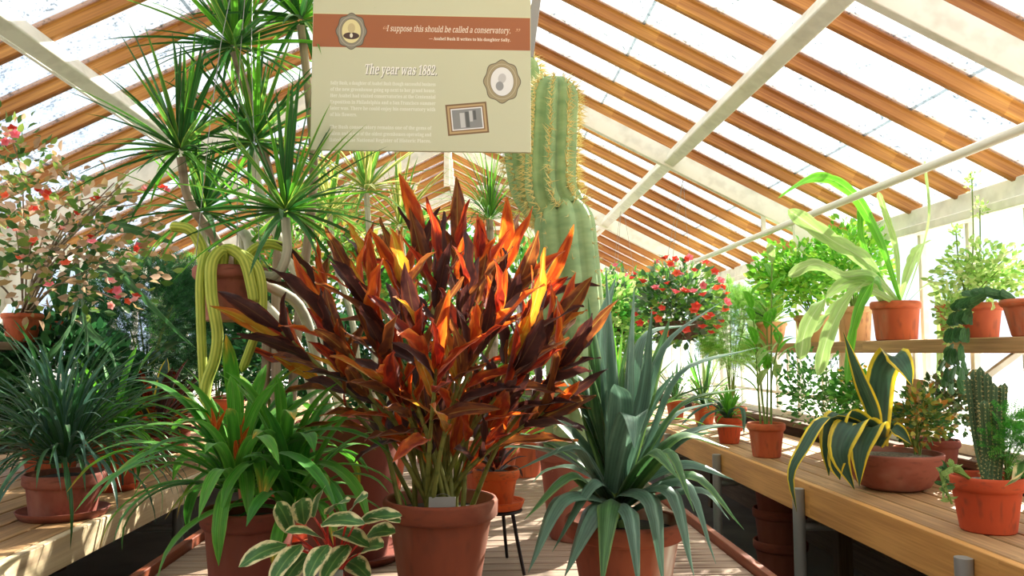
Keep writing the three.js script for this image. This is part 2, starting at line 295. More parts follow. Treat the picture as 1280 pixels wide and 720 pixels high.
// ---------------------------------------------------------------- the house
const RX = -.27, RIDGE = 3.86, SL = .5, EX = 2.68, WX = -3.22, Z0 = .46, Z1 = -13.34, STEP = .46;     // ridge line, roof slope, eaves, ends
const roofY = (x) => RIDGE - SL * Math.abs(x - RX), ANG = Math.atan(SL);
const EY = roofY(EX);                                                                              // eave height
{
  const fl = struct('floor'); const g = new THREE.PlaneGeometry(EX - WX, Z0 - Z1); { const u = g.attributes.uv; for (let i = 0; i < u.count; i++) u.setXY(i, u.getX(i) * 6, u.getY(i) * 16); } g.rotateX(-Math.PI / 2);
  part(fl, 'concrete_slab', (() => { const b = new THREE.BoxGeometry(EX - WX + .2, .12, Z0 - Z1 + .2); const p = b.attributes.position, u = b.attributes.uv; for (let i = 0; i < p.count; i++) u.setXY(i, p.getX(i), p.getZ(i)); return b; })(), M.concrete, V((EX + WX) / 2, -.06, (Z0 + Z1) / 2));
  const gr = struct('ground'); const b = new THREE.BoxGeometry(120, .2, 120); { const p = b.attributes.position, u = b.attributes.uv; for (let i = 0; i < p.count; i++) u.setXY(i, p.getX(i), p.getZ(i)); }
  part(gr, 'pale_ground', b, M.snow, V(0, -.23, -20));
}
const ceiling = struct('ceiling');
{ // rafters with a glazing rebate, panes lapped like slates between them
  const prof = new THREE.Shape([[-.032, 0], [.032, 0], [.032, -.026], [.02, -.034], [.02, -.082], [.013, -.09], [-.013, -.09], [-.02, -.082], [-.02, -.034], [-.032, -.026]].map((p) => new THREE.Vector2(...p)));
  const mk = (len) => { const g = new THREE.ExtrudeGeometry(prof, { depth: len, bevelEnabled: false }); const p = g.attributes.position, u = g.attributes.uv; for (let i = 0; i < p.count; i++) u.setXY(i, p.getX(i) * 1.6 + p.getY(i), p.getZ(i)); return g; };
  const lenR = (EX - RX) / Math.cos(ANG), lenL = (RX - WX) / Math.cos(ANG), gR = mk(lenR), gL = mk(lenL);
  const n = Math.round((Z0 - Z1) / STEP), r = rng(9);
  const inView = (z) => z < -1.6 && z > -12, laps = 5, rest = [];
  const pg = {}; for (const [k, len] of [['R', lenR], ['L', lenL]]) { const b = new THREE.BoxGeometry(STEP - .028, .004, len / laps + .035); const u = b.attributes.uv, p = b.attributes.position; for (let i = 0; i < u.count; i++) u.setXY(i, p.getX(i) / .5 + .5, (p.getZ(i) / (len / laps + .035) + .5)); pg[k] = b; }
  const gm = [0, 1, 2].map((k) => { const m = M.glass.clone(); m.map = paneTex.clone(); m.map.offset.set(k * .37, 0); m.map.needsUpdate = true; return m; });
  for (let i = 0; i <= n; i++) {
    const z = Z0 - i * STEP;
    for (const s of [1, -1]) {
      const g = s > 0 ? gR : gL, len = s > 0 ? lenR : lenL, m = part(ceiling, numbered('rafter'), g, M.rafter, V(RX, RIDGE, z));
      // local z runs down the slope, local y is the roof normal
      const down = V(s * Math.cos(ANG), -Math.sin(ANG), 0), nor = V(s * Math.sin(ANG), Math.cos(ANG), 0), x = nor.clone().cross(down);
      const R = new THREE.Matrix4().makeBasis(x, nor, down); m.quaternion.setFromRotationMatrix(R);
      if (i === n) continue;
      for (let k = 0; k < laps; k++) {
        const dd = (k + .5) * len / laps, p = V(RX, RIDGE, z - STEP / 2).addScaledVector(down, dd).addScaledVector(nor, -.02);
        const q = new THREE.Quaternion().setFromRotationMatrix(new THREE.Matrix4().makeBasis(x.clone().negate(), nor, down.clone().negate())); q.multiply(new THREE.Quaternion().setFromAxisAngle(V(1, 0, 0), -.009));
        const gk = pg[s > 0 ? 'R' : 'L'];
        if (inView(z)) { const m2 = part(ceiling, numbered('roof_pane'), gk, gm[Math.floor(r() * 3)], p); m2.quaternion.copy(q); }
        else { const c = gk.clone(); c.applyMatrix4(new THREE.Matrix4().compose(p, q, V(1, 1, 1))); rest.push(c); }
      }
    }
  }
  const o = part(ceiling, 'roof_panes_beyond', mergeGeometries(rest), M.glass); o.userData.kind = 'stuff';
}
const LZ = Z0 - Z1, CZ = (Z0 + Z1) / 2;
{
  part(ceiling, 'ridge_beam', board(.06, .16, LZ, .006), M.white, V(RX, RIDGE - .08, CZ));
  part(ceiling, 'ridge_cap', board(.2, .03, LZ, .006), M.white, V(RX, RIDGE + .03, CZ));
  for (const s of [1, -1]) {
    const x = s > 0 ? 1.405 : -1.94, y = roofY(x) - .16;
    const m = part(ceiling, numbered('purlin'), board(.085, .1, LZ, .012), M.white, V(x, y, CZ)); m.rotation.z = -s * ANG;
    if (s < 0) part(ceiling, 'purlin_fillet', board(.02, .03, LZ, .004), M.white, V(x - .1, y + .0, CZ));
    const ex = s > 0 ? EX : WX, ey = roofY(ex);
    part(ceiling, numbered('eave_beam'), board(.09, .15, LZ, .008), M.white, V(ex - s * .03, ey - .12, CZ));
    part(ceiling, numbered('eave_moulding'), board(.035, .05, LZ, .008), M.white, V(ex - s * .09, ey - .17, CZ));
  }
  // white trusses with gusset plates and struts
  for (const z of [.23, -2.53, -5.29, -8.05, -10.81]) {
    for (const s of [1, -1]) {
      const ex = s > 0 ? EX : WX, len = (s * (ex - RX)) / Math.cos(ANG) - .05, cx = (RX + ex) / 2, y = roofY(cx) - .165;
      const b = part(ceiling, numbered('truss_chord'), board(len, .13, .05, .006), M.white, V(cx, y, z - .23)); b.rotation.z = -s * ANG;
      const gs = new THREE.Shape([[0, 0], [-.36, .17], [-.36, .02], [-.2, -.16], [-.13, -.42], [0, -.42]].map((p) => new THREE.Vector2(...p)));
      const gp = part(ceiling, numbered('gusset_plate'), new THREE.ExtrudeGeometry(gs, { depth: .03, bevelSize: .003, bevelThickness: .003, bevelSegments: 1 }), M.white, V(ex - s * .06, roofY(ex) - .14, z - .2)); if (s < 0) { gp.rotation.y = Math.PI; gp.position.z -= .05; }
      const st = part(ceiling, numbered('truss_strut'), board(.62, .05, .03, .005), M.white, V(RX + s * .62, roofY(RX + s * .62) - .33, z - .23)); st.rotation.z = s * .02;
      part(ceiling, numbered('pipe_hanger'), board(.03, .26, .02, .003), M.white, V(s > 0 ? 2.06 : -2.6, roofY(s > 0 ? 2.06 : -2.6) - .22, z - .23));
    }
    part(ceiling, numbered('king_post'), board(.06, .5, .05, .006), M.white, V(RX, RIDGE - .38, z - .23));
  }
}
{ // side walls: knee wall, sill, mullions and panes
  for (const [s, x, name] of [[1, EX, 'wall_right'], [-1, WX, 'wall_left']]) {
    const w = struct(name, V(x, 0, 0)), sill = .93, top = roofY(x) - .19;
    for (let k = 0; k < 5; k++) part(w, numbered('knee_board'), board(.05, .178, LZ, .006), M.oldwood, V(0, .09 + k * .18, CZ));
    part(w, 'sill', board(.2, .045, LZ, .008), M.oldwood, V(-s * .06, sill, CZ));
    part(w, 'sill_rail', board(.07, .06, LZ, .008), M.white, V(0, sill + .05, CZ));
    part(w, 'glazing_rail', board(.035, .03, LZ, .005), M.white, V(0, sill + .22, CZ));
    const mg = board(.05, top - sill - .07, .034, .005), n = Math.round(LZ / STEP), pgm = new THREE.BoxGeometry(.004, top - sill - .08, STEP - .03);
    const fat = board(.1, top - sill - .05, .1, .008);
    for (let i = 0; i <= n; i++) {
      const z = Z0 - i * STEP, main = (i + 5) % 6 === 0;
      part(w, numbered(main ? 'wall_post' : 'mullion'), main ? fat : mg, M.white, V(main ? -s * .03 : 0, (top + sill + .07) / 2, z));
      if (i < n) part(w, numbered('wall_pane'), pgm, M.clear, V(s * .008, (top + sill + .07) / 2, z - STEP / 2));
    }
  }
  // far gable of glass, near end an added unseen wall that shades the front pots
  const w = struct('wall_back', V(0, 0, Z1));
  part(w, 'knee_board', board(EX - WX, .9, .05), M.oldwood, V((EX + WX) / 2, .45, 0));
  part(w, 'sill', board(EX - WX, .05, .14), M.white, V((EX + WX) / 2, .93, 0));
  part(w, 'transom', board(EX - WX, .1, .07), M.white, V((EX + WX) / 2, EY - .05, 0));
  for (let x = WX + .3; x < EX - .05; x += .5) {
    const h = roofY(x) - .98; part(w, numbered('mullion'), board(.045, h, .05), M.white, V(x, .95 + h / 2, 0));
    const xa = x, xb = Math.min(x + .5, EX), sh = new THREE.Shape([[xa, .96], [xb, .96], [xb, roofY(xb) - .03], [xa, roofY(xa) - .03]].map((p) => new THREE.Vector2(...p)));
    part(w, numbered('gable_pane'), new THREE.ExtrudeGeometry(sh, { depth: .004, bevelEnabled: false }), M.clear);
  }
  const f = struct('wall_front_added', V(0, 0, Z0 + .1)); const sh = new THREE.Shape([[WX - .1, 0], [EX + .1, 0], [EX + .1, EY], [RX, RIDGE + .05], [WX - .1, roofY(WX)]].map((p) => new THREE.Vector2(...p)));
  part(f, 'added_shade_wall', new THREE.ExtrudeGeometry(sh, { depth: .15, bevelEnabled: false }), M.shadeWall);
}
{ // water pipe under the right slope
  const o = V(2.06, roofY(2.06) - .36, CZ), g = new THREE.CylinderGeometry(.021, .021, LZ - .2, 12); g.rotateX(Math.PI / 2); part(ceiling, 'water_pipe', g, M.white, o, 'long thin white pipe hung under the right roof slope');
  for (let k = 0; k < 6; k++) { const c = new THREE.CylinderGeometry(.027, .027, .05, 12); c.rotateX(Math.PI / 2); part(ceiling, numbered('pipe_coupling'), c, M.white, V(o.x, o.y, o.z - 5.6 + k * 2.4)); }
}

// ---------------------------------------------------------------- benches
const BY = .85, CY = .65;                          // tops of the side benches and of the middle bench
const bR = [1.70, 2.5], bL = [-3.0, -1.48], bC = [-1.23, 1.10];
function sideBench(label, x0, x1, front, fasH, legX, legZ, name) {
  const t = thing('plant_bench', label, 'bench', V((x0 + x1) / 2, 0, -5)); const cx = (x0 + x1) / 2, n = Math.round((x1 - x0) / .135), w = (x1 - x0) / n, za = -1.0, zb = -12.6, L2 = za - zb, zc = (za + zb) / 2 + 5;
  for (let k = 0; k < n; k++) part(t, 'plank', board(w - .012, .032, L2, .005), M.bench, V(x0 + (k + .5) * w - cx, BY - .016, zc));
  const fx = front > 0 ? x1 : x0;
  part(t, 'fascia', board(.036, fasH, L2, .005), front > 0 ? M.fasciaSunlit : M.fascia, V(fx - cx + front * .014, BY - fasH / 2 - .002, zc), front > 0 ? 'front board with sunlight put into its pale colour' : 'honey-coloured front board');
  part(t, 'back_rail', board(.04, .1, L2, .005), M.oldwood, V((front > 0 ? x0 : x1) - cx - (front > 0 ? -.05 : .05), BY - .085, zc));
  for (const z of legZ) {
    part(t, 'joist', board(x1 - x0 - .06, .09, .05, .004), M.oldwood, V(0, BY - .08, z + 5));
    const g = new THREE.CylinderGeometry(.03, .03, legX.top, 16); part(t, 'leg', g, M.galv, V(legX.x - cx, legX.top / 2, z + 5), 'grey pipe leg');
    const a = new THREE.CylinderGeometry(.019, .019, .3, 10); a.rotateZ(Math.PI / 2); part(t, 'leg_arm', a, M.galv, V(legX.x - cx - front * .15, legX.top - .19, z + 5));
    part(t, 'post', board(.09, BY - .13, .09, .006), M.oldwood, V((front > 0 ? x0 + .15 : x1 - .15) - cx, (BY - .13) / 2, z + 5.3));
  }
  return t;
}
sideBench('wooden plank bench with honey front board along the right glass wall', bR[0], bR[1], -1, .165, { x: 1.645, top: .815 }, [-1.4, -2.66, -4.02, -5.37, -6.73, -8.1, -9.5]);
sideBench('wooden plank bench with sunlit front board along the left wall', bL[0], bL[1], 1, .115, { x: -1.62, top: .72 }, [-1.6, -3.1, -4.6, -6.1, -7.6, -9.1]);
{
  const t = thing('slatted_bench', 'low slatted wooden bench with raised red-brown lips down the middle', 'bench', V(-.065, 0, -4.5));
  const za = -1.9, n = 62; for (let k = 0; k < n; k++) part(t, 'slat', board(bC[1] - bC[0] - .04, .026, .088, .004), M.slat, V(0, CY - .013, za - k * .1 + 4.5 - .05));
  const zl = n * .1 + .02;
  for (const x of bC) part(t, 'lip', board(.034, .1, zl, .005), M.lip, V(x + .065, CY - .012, za - zl / 2 + 4.5), 'red-brown raised edge board');
  for (let k = 0; k < 4; k++) for (const x of [-1, 1]) { part(t, 'leg', board(.08, CY - .1, .08), M.oldwood, V(x * .85, (CY - .1) / 2, za - .4 - k * 1.8 + 4.5)); }
  for (const x of [-.85, 0, .85]) part(t, 'bearer', board(.06, .08, zl - .1), M.oldwood, V(x, CY - .067, za - zl / 2 + 4.5));
}
const SHY = 1.565;                                  // wall shelf top
{
  const t = thing('wall_shelf', 'long weathered wooden shelf fixed to the right glazing', 'shelf', V(2.44, SHY, -4.6));
  part(t, 'shelf_board', board(.3, .07, 4.4, .008), M.bench, V(0, -.035, 0));
  for (let k = 0; k < 5; k++) { const b = part(t, 'bracket', board(.24, .03, .03, .004), M.white, V(.05, -.12, 1.9 - k * .95)); b.rotation.z = .6; part(t, 'bracket_upright', board(.02, .26, .03, .003), M.white, V(.165, -.17, 1.9 - k * .95)); }
  const u = thing('wall_shelf', 'pale grey wooden shelf on the left wall under the pink flowering shrub', 'shelf', V(-2.5, 1.55, -4.0));
  part(u, 'shelf_board', board(.34, .04, 3.2, .006), M.slat, V(0, -.02, 0));
  for (let k = 0; k < 3; k++) part(u, 'post', board(.09, 1.2, .07, .006), M.white, V(-.09, BY - 1.55 + .6, .7 - k * 1.1));
}
// put a group on a bench at a pixel column and depth
const onBench = (px, depth, y, x0 = -9, x1 = 9) => { const p = at(px, 440, depth); return V(clamp(p.x, x0, x1), y, -depth); };
const hookAt = (p) => { const z = Z0 - Math.round((Z0 - p.z) / STEP) * STEP; return V(0, roofY(p.x) - .098 - p.y, z - p.z); };      // underside of the nearest rafter
const rel = (g, px, py, depth) => at(px, py, depth).sub(g.position);
// ---------------------------------------------------------------- plants of the middle bench
{ // the big bronze and orange cane plant
  const r = rng(101), g = thing('potted_ti_plant', 'large cane plant with bronze, red and glowing orange leaves in a terracotta pot', 'potted plant', onBench(552, 2.85, CY));
  const sy = pot(g, .2, .345, M.terraShaded, { rim: .2, base: .66 });
  tag(g, V(.01, sy - .01, .135), .09, .044);
  const geos = []; for (let k = 0; k < 10; k++) geos.push(arch(.2 + .08 * r(), .04 + .018 * r(), 0, .1 + .5 * r(), { prof: 'lance', n: 9, fold: .12 + .35 * r(), wave: .003 + .006 * r(), sway: (r() - .5) * .25, twist: (r() - .5) * 1.2, phase: r() * 6 }));
  // [pixel x, pixel y of the cane tip, depth]
  const tips = [[330, 395, 2.7], [352, 430, 2.85], [385, 345, 2.95], [398, 390, 2.6], [430, 330, 2.8], [447, 290, 3.0], [455, 372, 2.55], [490, 300, 2.9], [500, 345, 2.65], [525, 268, 3.0], [520, 395, 2.5], [548, 310, 2.8], [575, 275, 3.05], [585, 350, 2.6], [605, 300, 2.9], [622, 385, 2.55], [635, 300, 3.05], [655, 345, 2.85], [668, 395, 2.65], [690, 350, 3.0], [700, 400, 2.85], [715, 440, 2.7], [650, 450, 2.6], [590, 420, 2.5], [480, 430, 2.6], [425, 450, 2.7], [545, 440, 2.45], [695, 495, 2.72], [630, 500, 2.75], [495, 480, 2.62]];
  tips.forEach(([px, py, d], i) => {
    const e = rel(g, 548 + (px - 548) * .9, py + (py < 330 ? 38 : 20), d), b = V((r() - .5) * .17 + e.x * .08, sy - .02, (r() - .5) * .17), m1 = V(lerp(b.x, e.x, .36) , lerp(b.y, e.y, .5), lerp(b.z, e.z, .4));
    part(g, 'cane', tube([b, m1, e], .0095, .0055, { k: 7, n: 12 }), M.stemTi);
    const ax = e.clone().sub(m1).normalize(), low = py > 415, n = 10;
    for (let k = 0; k < n; k++) {
      const t = k < 6 ? 0 : (k - 5) / 4, p = e.clone().lerp(m1, Math.min(1.15, t * 1.05 + (k < 6 ? k * .06 : .12))), az = k * 2.4 + r(), X = V(1, 0, 0).cross(ax).normalize(), Z = X.clone().cross(ax);
      const open = k < 2 ? .08 + .15 * r() : k < 6 ? .2 + .4 * r() : .5 + .5 * r(), out = X.multiplyScalar(Math.cos(az)).addScaledVector(Z, Math.sin(az));
      const dir = ax.clone().multiplyScalar(Math.cos(open)).addScaledVector(out, Math.sin(open)).normalize(), zz = out.clone().addScaledVector(dir, -out.dot(dir)).normalize();
      const q = r(), mat = q < .22 ? L.tiOrange : q < .32 ? L.tiYellow : q < .43 ? L.tiRed : q < .66 ? L.tiBronze : L.tiDark;
      const m = part(g, 'leaf', geos[Math.floor(r() * 10)], mat, p); m.quaternion.setFromRotationMatrix(new THREE.Matrix4().makeBasis(dir.clone().cross(zz), dir, zz)); m.scale.setScalar(.85 + .5 * r());
    }
  });
}
// dragon trees: bare canes and spiky heads
function dragon(label, px, d, pr, ph, mat, seed, canes, heads, caneMat) {
  const r = rng(seed), g = thing('potted_dragon_tree', label, 'potted plant', onBench(px, d, CY)), sy = pot(g, pr, ph, mat, { rim: .14, base: .7, saucer: pr * 1.1, y: .002 }), c = (p) => rel(g, ...p);
  for (const [x, z, ...p] of canes) part(g, 'cane', tube([V(x, sy - .02, z), ...p.map(c)], .024, .017, { k: 10, n: 40 }), caneMat);
  for (const [x, y, dd, n, len] of heads) rosette(g, c([x, y, dd]), r, n, { len: [len * .9, len * 1.12], w: [.024, .034], tilt: [.06, 2.0], droop: [.04, .5], mats: [L.dracaena, L.dracaena, L.dracaenaPale, L.bright], prof: 'blade', stages: 9, spread: .016, n: 7, across: 2, fold: .3 });
}
dragon('tall dragon tree with spiky heads reaching the roof beside the sign', 350, 3.75, .2, .4, M.terra, 102,
  [[-.1, 0, [330, 400, 3.6], [270, 300, 3.3], [236, 250, 3.2], [226, 196, 3.15]], [0, .03, [345, 380, 3.6], [345, 260, 3.4], [318, 150, 3.25], [310, 120, 3.2], [293, 66, 3.2]], [.03, -.04, [375, 380, 3.7], [392, 220, 3.5], [385, 110, 3.35], [376, 32, 3.3]]],
  [[226, 192, 3.15, 66, .42], [293, 62, 3.2, 74, .44], [376, 28, 3.3, 66, .42]], M.stemBrown);
dragon('dragon tree with a pale cane bent in a loop, in a large dark pot', 440, 3.45, .23, .56, M.terraDark, 112,
  [[-.05, .05, [400, 470, 3.35], [372, 380, 3.2], [318, 345, 3.1], [303, 290, 3.1], [310, 300, 3.05], [318, 336, 3.0], [345, 345, 2.95], [358, 320, 2.93], [357, 272, 2.92]], [-.03, -.08, [405, 420, 3.45], [345, 290, 3.4], [322, 230, 3.3], [318, 186, 3.25]], [-.12, -.06, [370, 430, 3.5], [290, 340, 3.55], [258, 310, 3.5], [252, 272, 3.5]]],
  [[357, 268, 2.92, 70, .42], [318, 182, 3.25, 60, .4], [252, 268, 3.5, 50, .38]], M.tailPale);
{ // column cactus
  const g = thing('potted_ribbed_cactus', 'thick ribbed column cactus with yellow spines rising beside the sign', 'potted plant', onBench(726, 3.75, CY));
  const sy = pot(g, .215, .42, M.terraPink, { rim: .16, base: .7 }), c = (px, py, d) => rel(g, px, py, d);
  column(g, [V(-.03, sy - .03, 0), c(722, 470, 3.72), c(712, 340, 3.7), c(702, 244, 3.7)], .15, 8, M.cactus, { spine: .022, spineN: 20, rings: 40, depth: .12, seed: 3 });
  column(g, [c(700, 262, 3.72), c(690, 240, 3.72), c(690, 170, 3.72), c(694, 95, 3.72)], .125, 9, M.cactus, { spine: .045, spineN: 30, rings: 34, seed: 4 });
  column(g, [c(688, 262, 3.9), c(668, 244, 3.92), c(656, 190, 3.92), c(655, 70, 3.92)], .105, 8, M.cactus, { spine: .045, spineN: 30, rings: 34, seed: 5 });
}
{ // blue-green sword-leaved plant
  const r = rng(104), g = thing('potted_yucca', 'sprawling plant with long blue-green sword leaves in a lime-stained pot', 'potted plant', onBench(778, 2.75, CY));
  const sy = pot(g, .205, .29, M.terraLime, { rim: .22, base: .68 }), c = (px, py, d) => rel(g, px, py, d);
  const C = V(-.03, sy + .06, 0);
  part(g, 'stem', tube([V(-.02, sy - .02, 0), V(-.03, sy + .06, 0), V(-.03, sy + .17, 0)], .035, .02, { k: 10 }), M.stem);
  const leaves = [ // mid and tip of each leaf as pixels, depth of tip, width
    [782, 460, 793, 352, 2.72, .07], [770, 470, 757, 330, 2.8, .06], [752, 480, 735, 372, 2.9, .06], [800, 500, 815, 385, 2.85, .055], [740, 520, 700, 420, 2.9, .06], [812, 470, 838, 395, 2.95, .05],
    [850, 462, 948, 434, 2.75, .05], [855, 500, 942, 484, 2.7, .045], [828, 430, 905, 375, 2.95, .045], [835, 520, 905, 500, 2.95, .05],
    [735, 640, 705, 722, 2.52, .075], [700, 620, 660, 716, 2.5, .07], [738, 600, 690, 690, 2.58, .06], [720, 555, 640, 590, 2.6, .05], [712, 590, 655, 650, 2.55, .05],
    [795, 520, 793, 560, 2.45, .075], [775, 500, 768, 480, 2.5, .06], [822, 560, 850, 600, 2.45, .07], [838, 560, 868, 640, 2.5, .06],
    [815, 620, 830, 735, 2.45, .06], [840, 610, 868, 722, 2.45, .06], [860, 600, 895, 705, 2.5, .055], [870, 590, 930, 662, 2.55, .055], [860, 575, 918, 600, 2.65, .05], [850, 540, 912, 560, 2.75, .06], [880, 610, 912, 650, 2.7, .045],
    [790, 640, 800, 745, 2.4, .05], [760, 640, 752, 738, 2.42, .055], [728, 560, 690, 560, 2.75, .05], [750, 420, 770, 345, 3.05, .05], [800, 420, 870, 405, 3.1, .045], [725, 470, 672, 470, 3.0, .05], [845, 545, 890, 540, 2.95, .055]];
  leaves.forEach(([mx, my, tx, ty, d, w], i) => {
    const e = c(tx, ty, d), m = c(mx, my, lerp(2.74, d, .6)), b = C.clone().add(V((r() - .5) * .03, (r() - .3) * .06, (r() - .5) * .03));
    const q = b.clone().lerp(m, .5).add(V(0, .03, 0));
    const back = i === 15 || i === 16;
    part(g, 'leaf', ribbon([b, q, m, e], w * 1.45, { prof: 'sword', n: 14, fold: .2 + .12 * r(), twist: (r() - .5) * .7, side: back ? V(1, 0, .2) : undefined }), r() < .68 ? L.yucca : L.yuccaGreen);
  });
  rosette(g, C.clone().add(V(0, .05, 0)), r, 26, { len: [.36, .55], w: [.05, .075], tilt: [.15, 1.3], droop: [.2, 1.6], mats: [L.yucca, L.yuccaGreen], prof: 'sword', az: [Math.PI * .55, Math.PI * 1.45] });
}
{ // bright strap-leaved bromeliad
  const r = rng(105), g = thing('potted_bromeliad', 'bright green bromeliad with long drooping strap leaves and small orange bracts', 'potted plant', onBench(318, 2.78, CY));
  const sy = pot(g, .16, .33, M.terraDark, { rim: .18, base: .72 }), mats = [L.bromeliad, L.bromeliad, L.bromeliadDark, L.bromeliadTip];
  const crown = (x, y, z, n, k) => rosette(g, V(x, y, z), r, n, { len: [.36 * k, .52 * k], w: [.038, .05], tilt: [.2, 1.2], droop: [.8, 2.4], mats, prof: 'strap', stages: 9, n: 12, fold: .12, spread: .03 });
  crown(-.04, sy + .1, .04, 46, 1.15); crown(.1, sy + .12, -.05, 34, .95); crown(-.07, sy + .14, -.1, 26, .9); crown(.16, sy + .03, .05, 22, .85);
  for (const [px, py] of [[270, 543], [300, 560], [295, 580]]) rosette(g, rel(g, px, py, 2.66), r, 5, { len: [.07, .12], w: [.014, .018], tilt: [.1, .7], droop: [.1, .4], mats: L.bract, name: 'bract', spread: .005, stages: 3, prof: 'lance' });
}
{ // cream-edged rubbery plant in front
  const r = rng(106), g = thing('potted_variegated_plant', 'low plant with rubbery cream-edged green leaves in a small pot with metal label', 'potted plant', onBench(422, 2.42, CY));
  const sy = pot(g, .105, .185, M.terraDark, { rim: .24 }); tag(g, V(0, sy, .085), .075, .032);
  const lv = [[348, 686, 318, 700], [362, 660, 352, 640], [395, 640, 402, 620], [380, 700, 362, 722], [410, 655, 440, 655], [430, 690, 412, 715], [452, 655, 486, 648], [440, 640, 452, 628], [462, 672, 482, 668], [395, 672, 372, 668], [425, 668, 448, 678], [380, 650, 378, 634], [456, 690, 470, 686], [405, 690, 392, 712], [415, 640, 428, 632], [470, 650, 488, 652], [370, 690, 350, 716], [437, 705, 452, 716]];
  lv.forEach(([mx, my, tx, ty], i) => {
    const d = 2.25 + .22 * r(), b = V((r() - .5) * .06, sy + .02, (r() - .5) * .06), m = rel(g, mx, my, d + .06), e = rel(g, tx, ty, d), dir = e.clone().sub(m); const ex = e.clone().addScaledVector(dir.normalize(), .05), st = m.clone().addScaledVector(dir, -.03);
    part(g, 'stem', tube([b, b.clone().lerp(st, .5).add(V(0, .02, 0)), st], .0045, .003, { k: 6, n: 8 }), L.bract2);
    const sd = V(.6 * (r() - .5), .8, .6).cross(dir).normalize();
    part(g, 'leaf', ribbon([st, st.clone().lerp(ex, .5).add(V(0, .012, .008)), ex], .056 + .014 * r(), { prof: 'oval', n: 9, fold: .12, side: sd, wave: .002 }), L.hoya);
  });
}
{ // orange pot on an iron stand
  const p = onBench(620, 3.22, CY), s = thing('plant_stand', 'small black iron plant stand with splayed legs behind the cane plant', 'plant stand', p);
  const h = .235; const ring = new THREE.TorusGeometry(.1, .006, 6, 28); ring.rotateX(Math.PI / 2); part(s, 'ring', ring, M.black, V(0, h - .006, 0)); part(s, 'tray', new THREE.CylinderGeometry(.098, .098, .004, 24), M.black, V(0, h - .003, 0));
  for (let k = 0; k < 3; k++) { const a = k * 2.094 + .85, d = V(Math.cos(a), 0, Math.sin(a)); part(s, 'leg', tube([d.clone().multiplyScalar(.095).add(V(0, h - .006, 0)), d.clone().multiplyScalar(.125).add(V(0, h * .5, 0)), d.clone().multiplyScalar(.16).add(V(0, .006, 0))], .0075, .0065, { k: 8 }), M.black); }
  const r = rng(107), g = thing('potted_red_plant', 'small dark red leaved plant in a bright orange pot with saucer on the iron stand', 'potted plant', p.clone().add(V(0, h, 0)));
  const sy = pot(g, .095, .15, M.terraOrange, { rim: .28, saucer: .115, y: .004 });
  rosette(g, V(0, sy, 0), r, 16, { len: [.13, .2], w: [.03, .04], tilt: [.2, 1.2], droop: [.3, 1.2], mats: [L.tiDark, L.redBrom], prof: 'lance' });
}
{ // pale striped spiky head behind
  const r = rng(108), g = thing('potted_striped_dragon_tree', 'pale yellow-striped dragon tree behind the cane plant under the sign', 'potted plant', onBench(470, 4.6, CY));
  const sy = pot(g, .2, .36, M.terra, {}), c = (px, py, d) => rel(g, px, py, d);
  part(g, 'cane', tube([V(0, sy - .02, 0), c(468, 400, 4.6), c(462, 300, 4.5), c(458, 240, 4.45)], .022, .016, { k: 9 }), M.tailPale);
  part(g, 'cane', tube([V(-.05, sy - .02, 0), c(440, 400, 4.7), c(420, 330, 4.7), c(412, 268, 4.7)], .022, .016, { k: 9 }), M.tailPale);
  part(g, 'cane', tube([V(.05, sy - .02, 0), c(500, 400, 4.7), c(505, 330, 4.8), c(500, 285, 4.8)], .022, .016, { k: 9 }), M.tailPale);
  for (const [x, y, d, n] of [[458, 240, 4.45, 50], [412, 268, 4.7, 40], [500, 285, 4.8, 36]]) rosette(g, c(x, y, d), r, n, { len: [.36, .46], w: [.03, .04], tilt: [.08, 1.9], droop: [.1, .7], mats: [L.variegated, L.dracaenaPale, L.variegated], prof: 'blade', stages: 8, n: 7, across: 4, fold: .2 });
}
{ // hanging pot of rat-tail cactus
  const g = thing('hanging_tail_cactus', 'hanging terracotta pot with thick pale green tail-like cactus stems curling over its rim', 'hanging plant', at(287, 402, 3.0));
  pot(g, .135, .2, M.terraPink, { rim: .24, base: .72 }); const c = (px, py, d) => rel(g, px, py, d), sy = .17;
  const T = (mat, r0, ...p) => part(g, 'stem', tube(p, r0 * .82, r0 * .72, { k: 12, n: 48, round: .05 }), mat);
  T(M.tail, .027, V(-.06, sy, .02), c(256, 335, 2.98), c(250, 305, 2.97), c(236, 287, 2.96), c(212, 283, 2.95));
  T(M.tail, .027, V(.0, sy, .07), c(270, 330, 2.9), c(283, 312, 2.88), c(303, 322, 2.86), c(315, 360, 2.85), c(318, 380, 2.85));
  T(M.tail, .026, V(-.01, sy, .09), c(278, 312, 2.86), c(266, 325, 2.84), c(264, 365, 2.83), c(272, 420, 2.83), c(268, 450, 2.83), c(258, 480, 2.83), c(255, 530, 2.83));
  T(M.tail, .021, V(-.03, sy, .08), c(258, 318, 2.9), c(251, 345, 2.85), c(251, 400, 2.84), c(253, 450, 2.84), c(256, 515, 2.85));
  T(M.tail, .022, V(.05, sy, .06), c(300, 318, 2.88), c(322, 335, 2.86), c(328, 385, 2.86), c(322, 410, 2.86), c(302, 465, 2.86));
  T(M.tail, .024, V(.06, sy, -.02), c(312, 318, 2.98), c(335, 305, 2.98), c(368, 318, 2.97), c(382, 345, 2.96));
  const hk = hookAt(g.position);
  for (let k = 0; k < 3; k++) { const a = k * 2.094 + .4; part(g, 'hanger_wire', tube([V(Math.cos(a) * .131, .197, Math.sin(a) * .131), V(Math.cos(a) * .065, lerp(.2, hk.y, .5), Math.sin(a) * .065), hk], .0017, .0017, { k: 5, n: 6 }), M.wire); }
  part(g, 'hook', tube([hk.clone(), hk.clone().add(V(0, .05, 0)), hk.clone().add(V(.02, .075, 0)), hk.clone().add(V(.04, .05, 0))], .004, .004, { k: 6 }), M.wire);
}

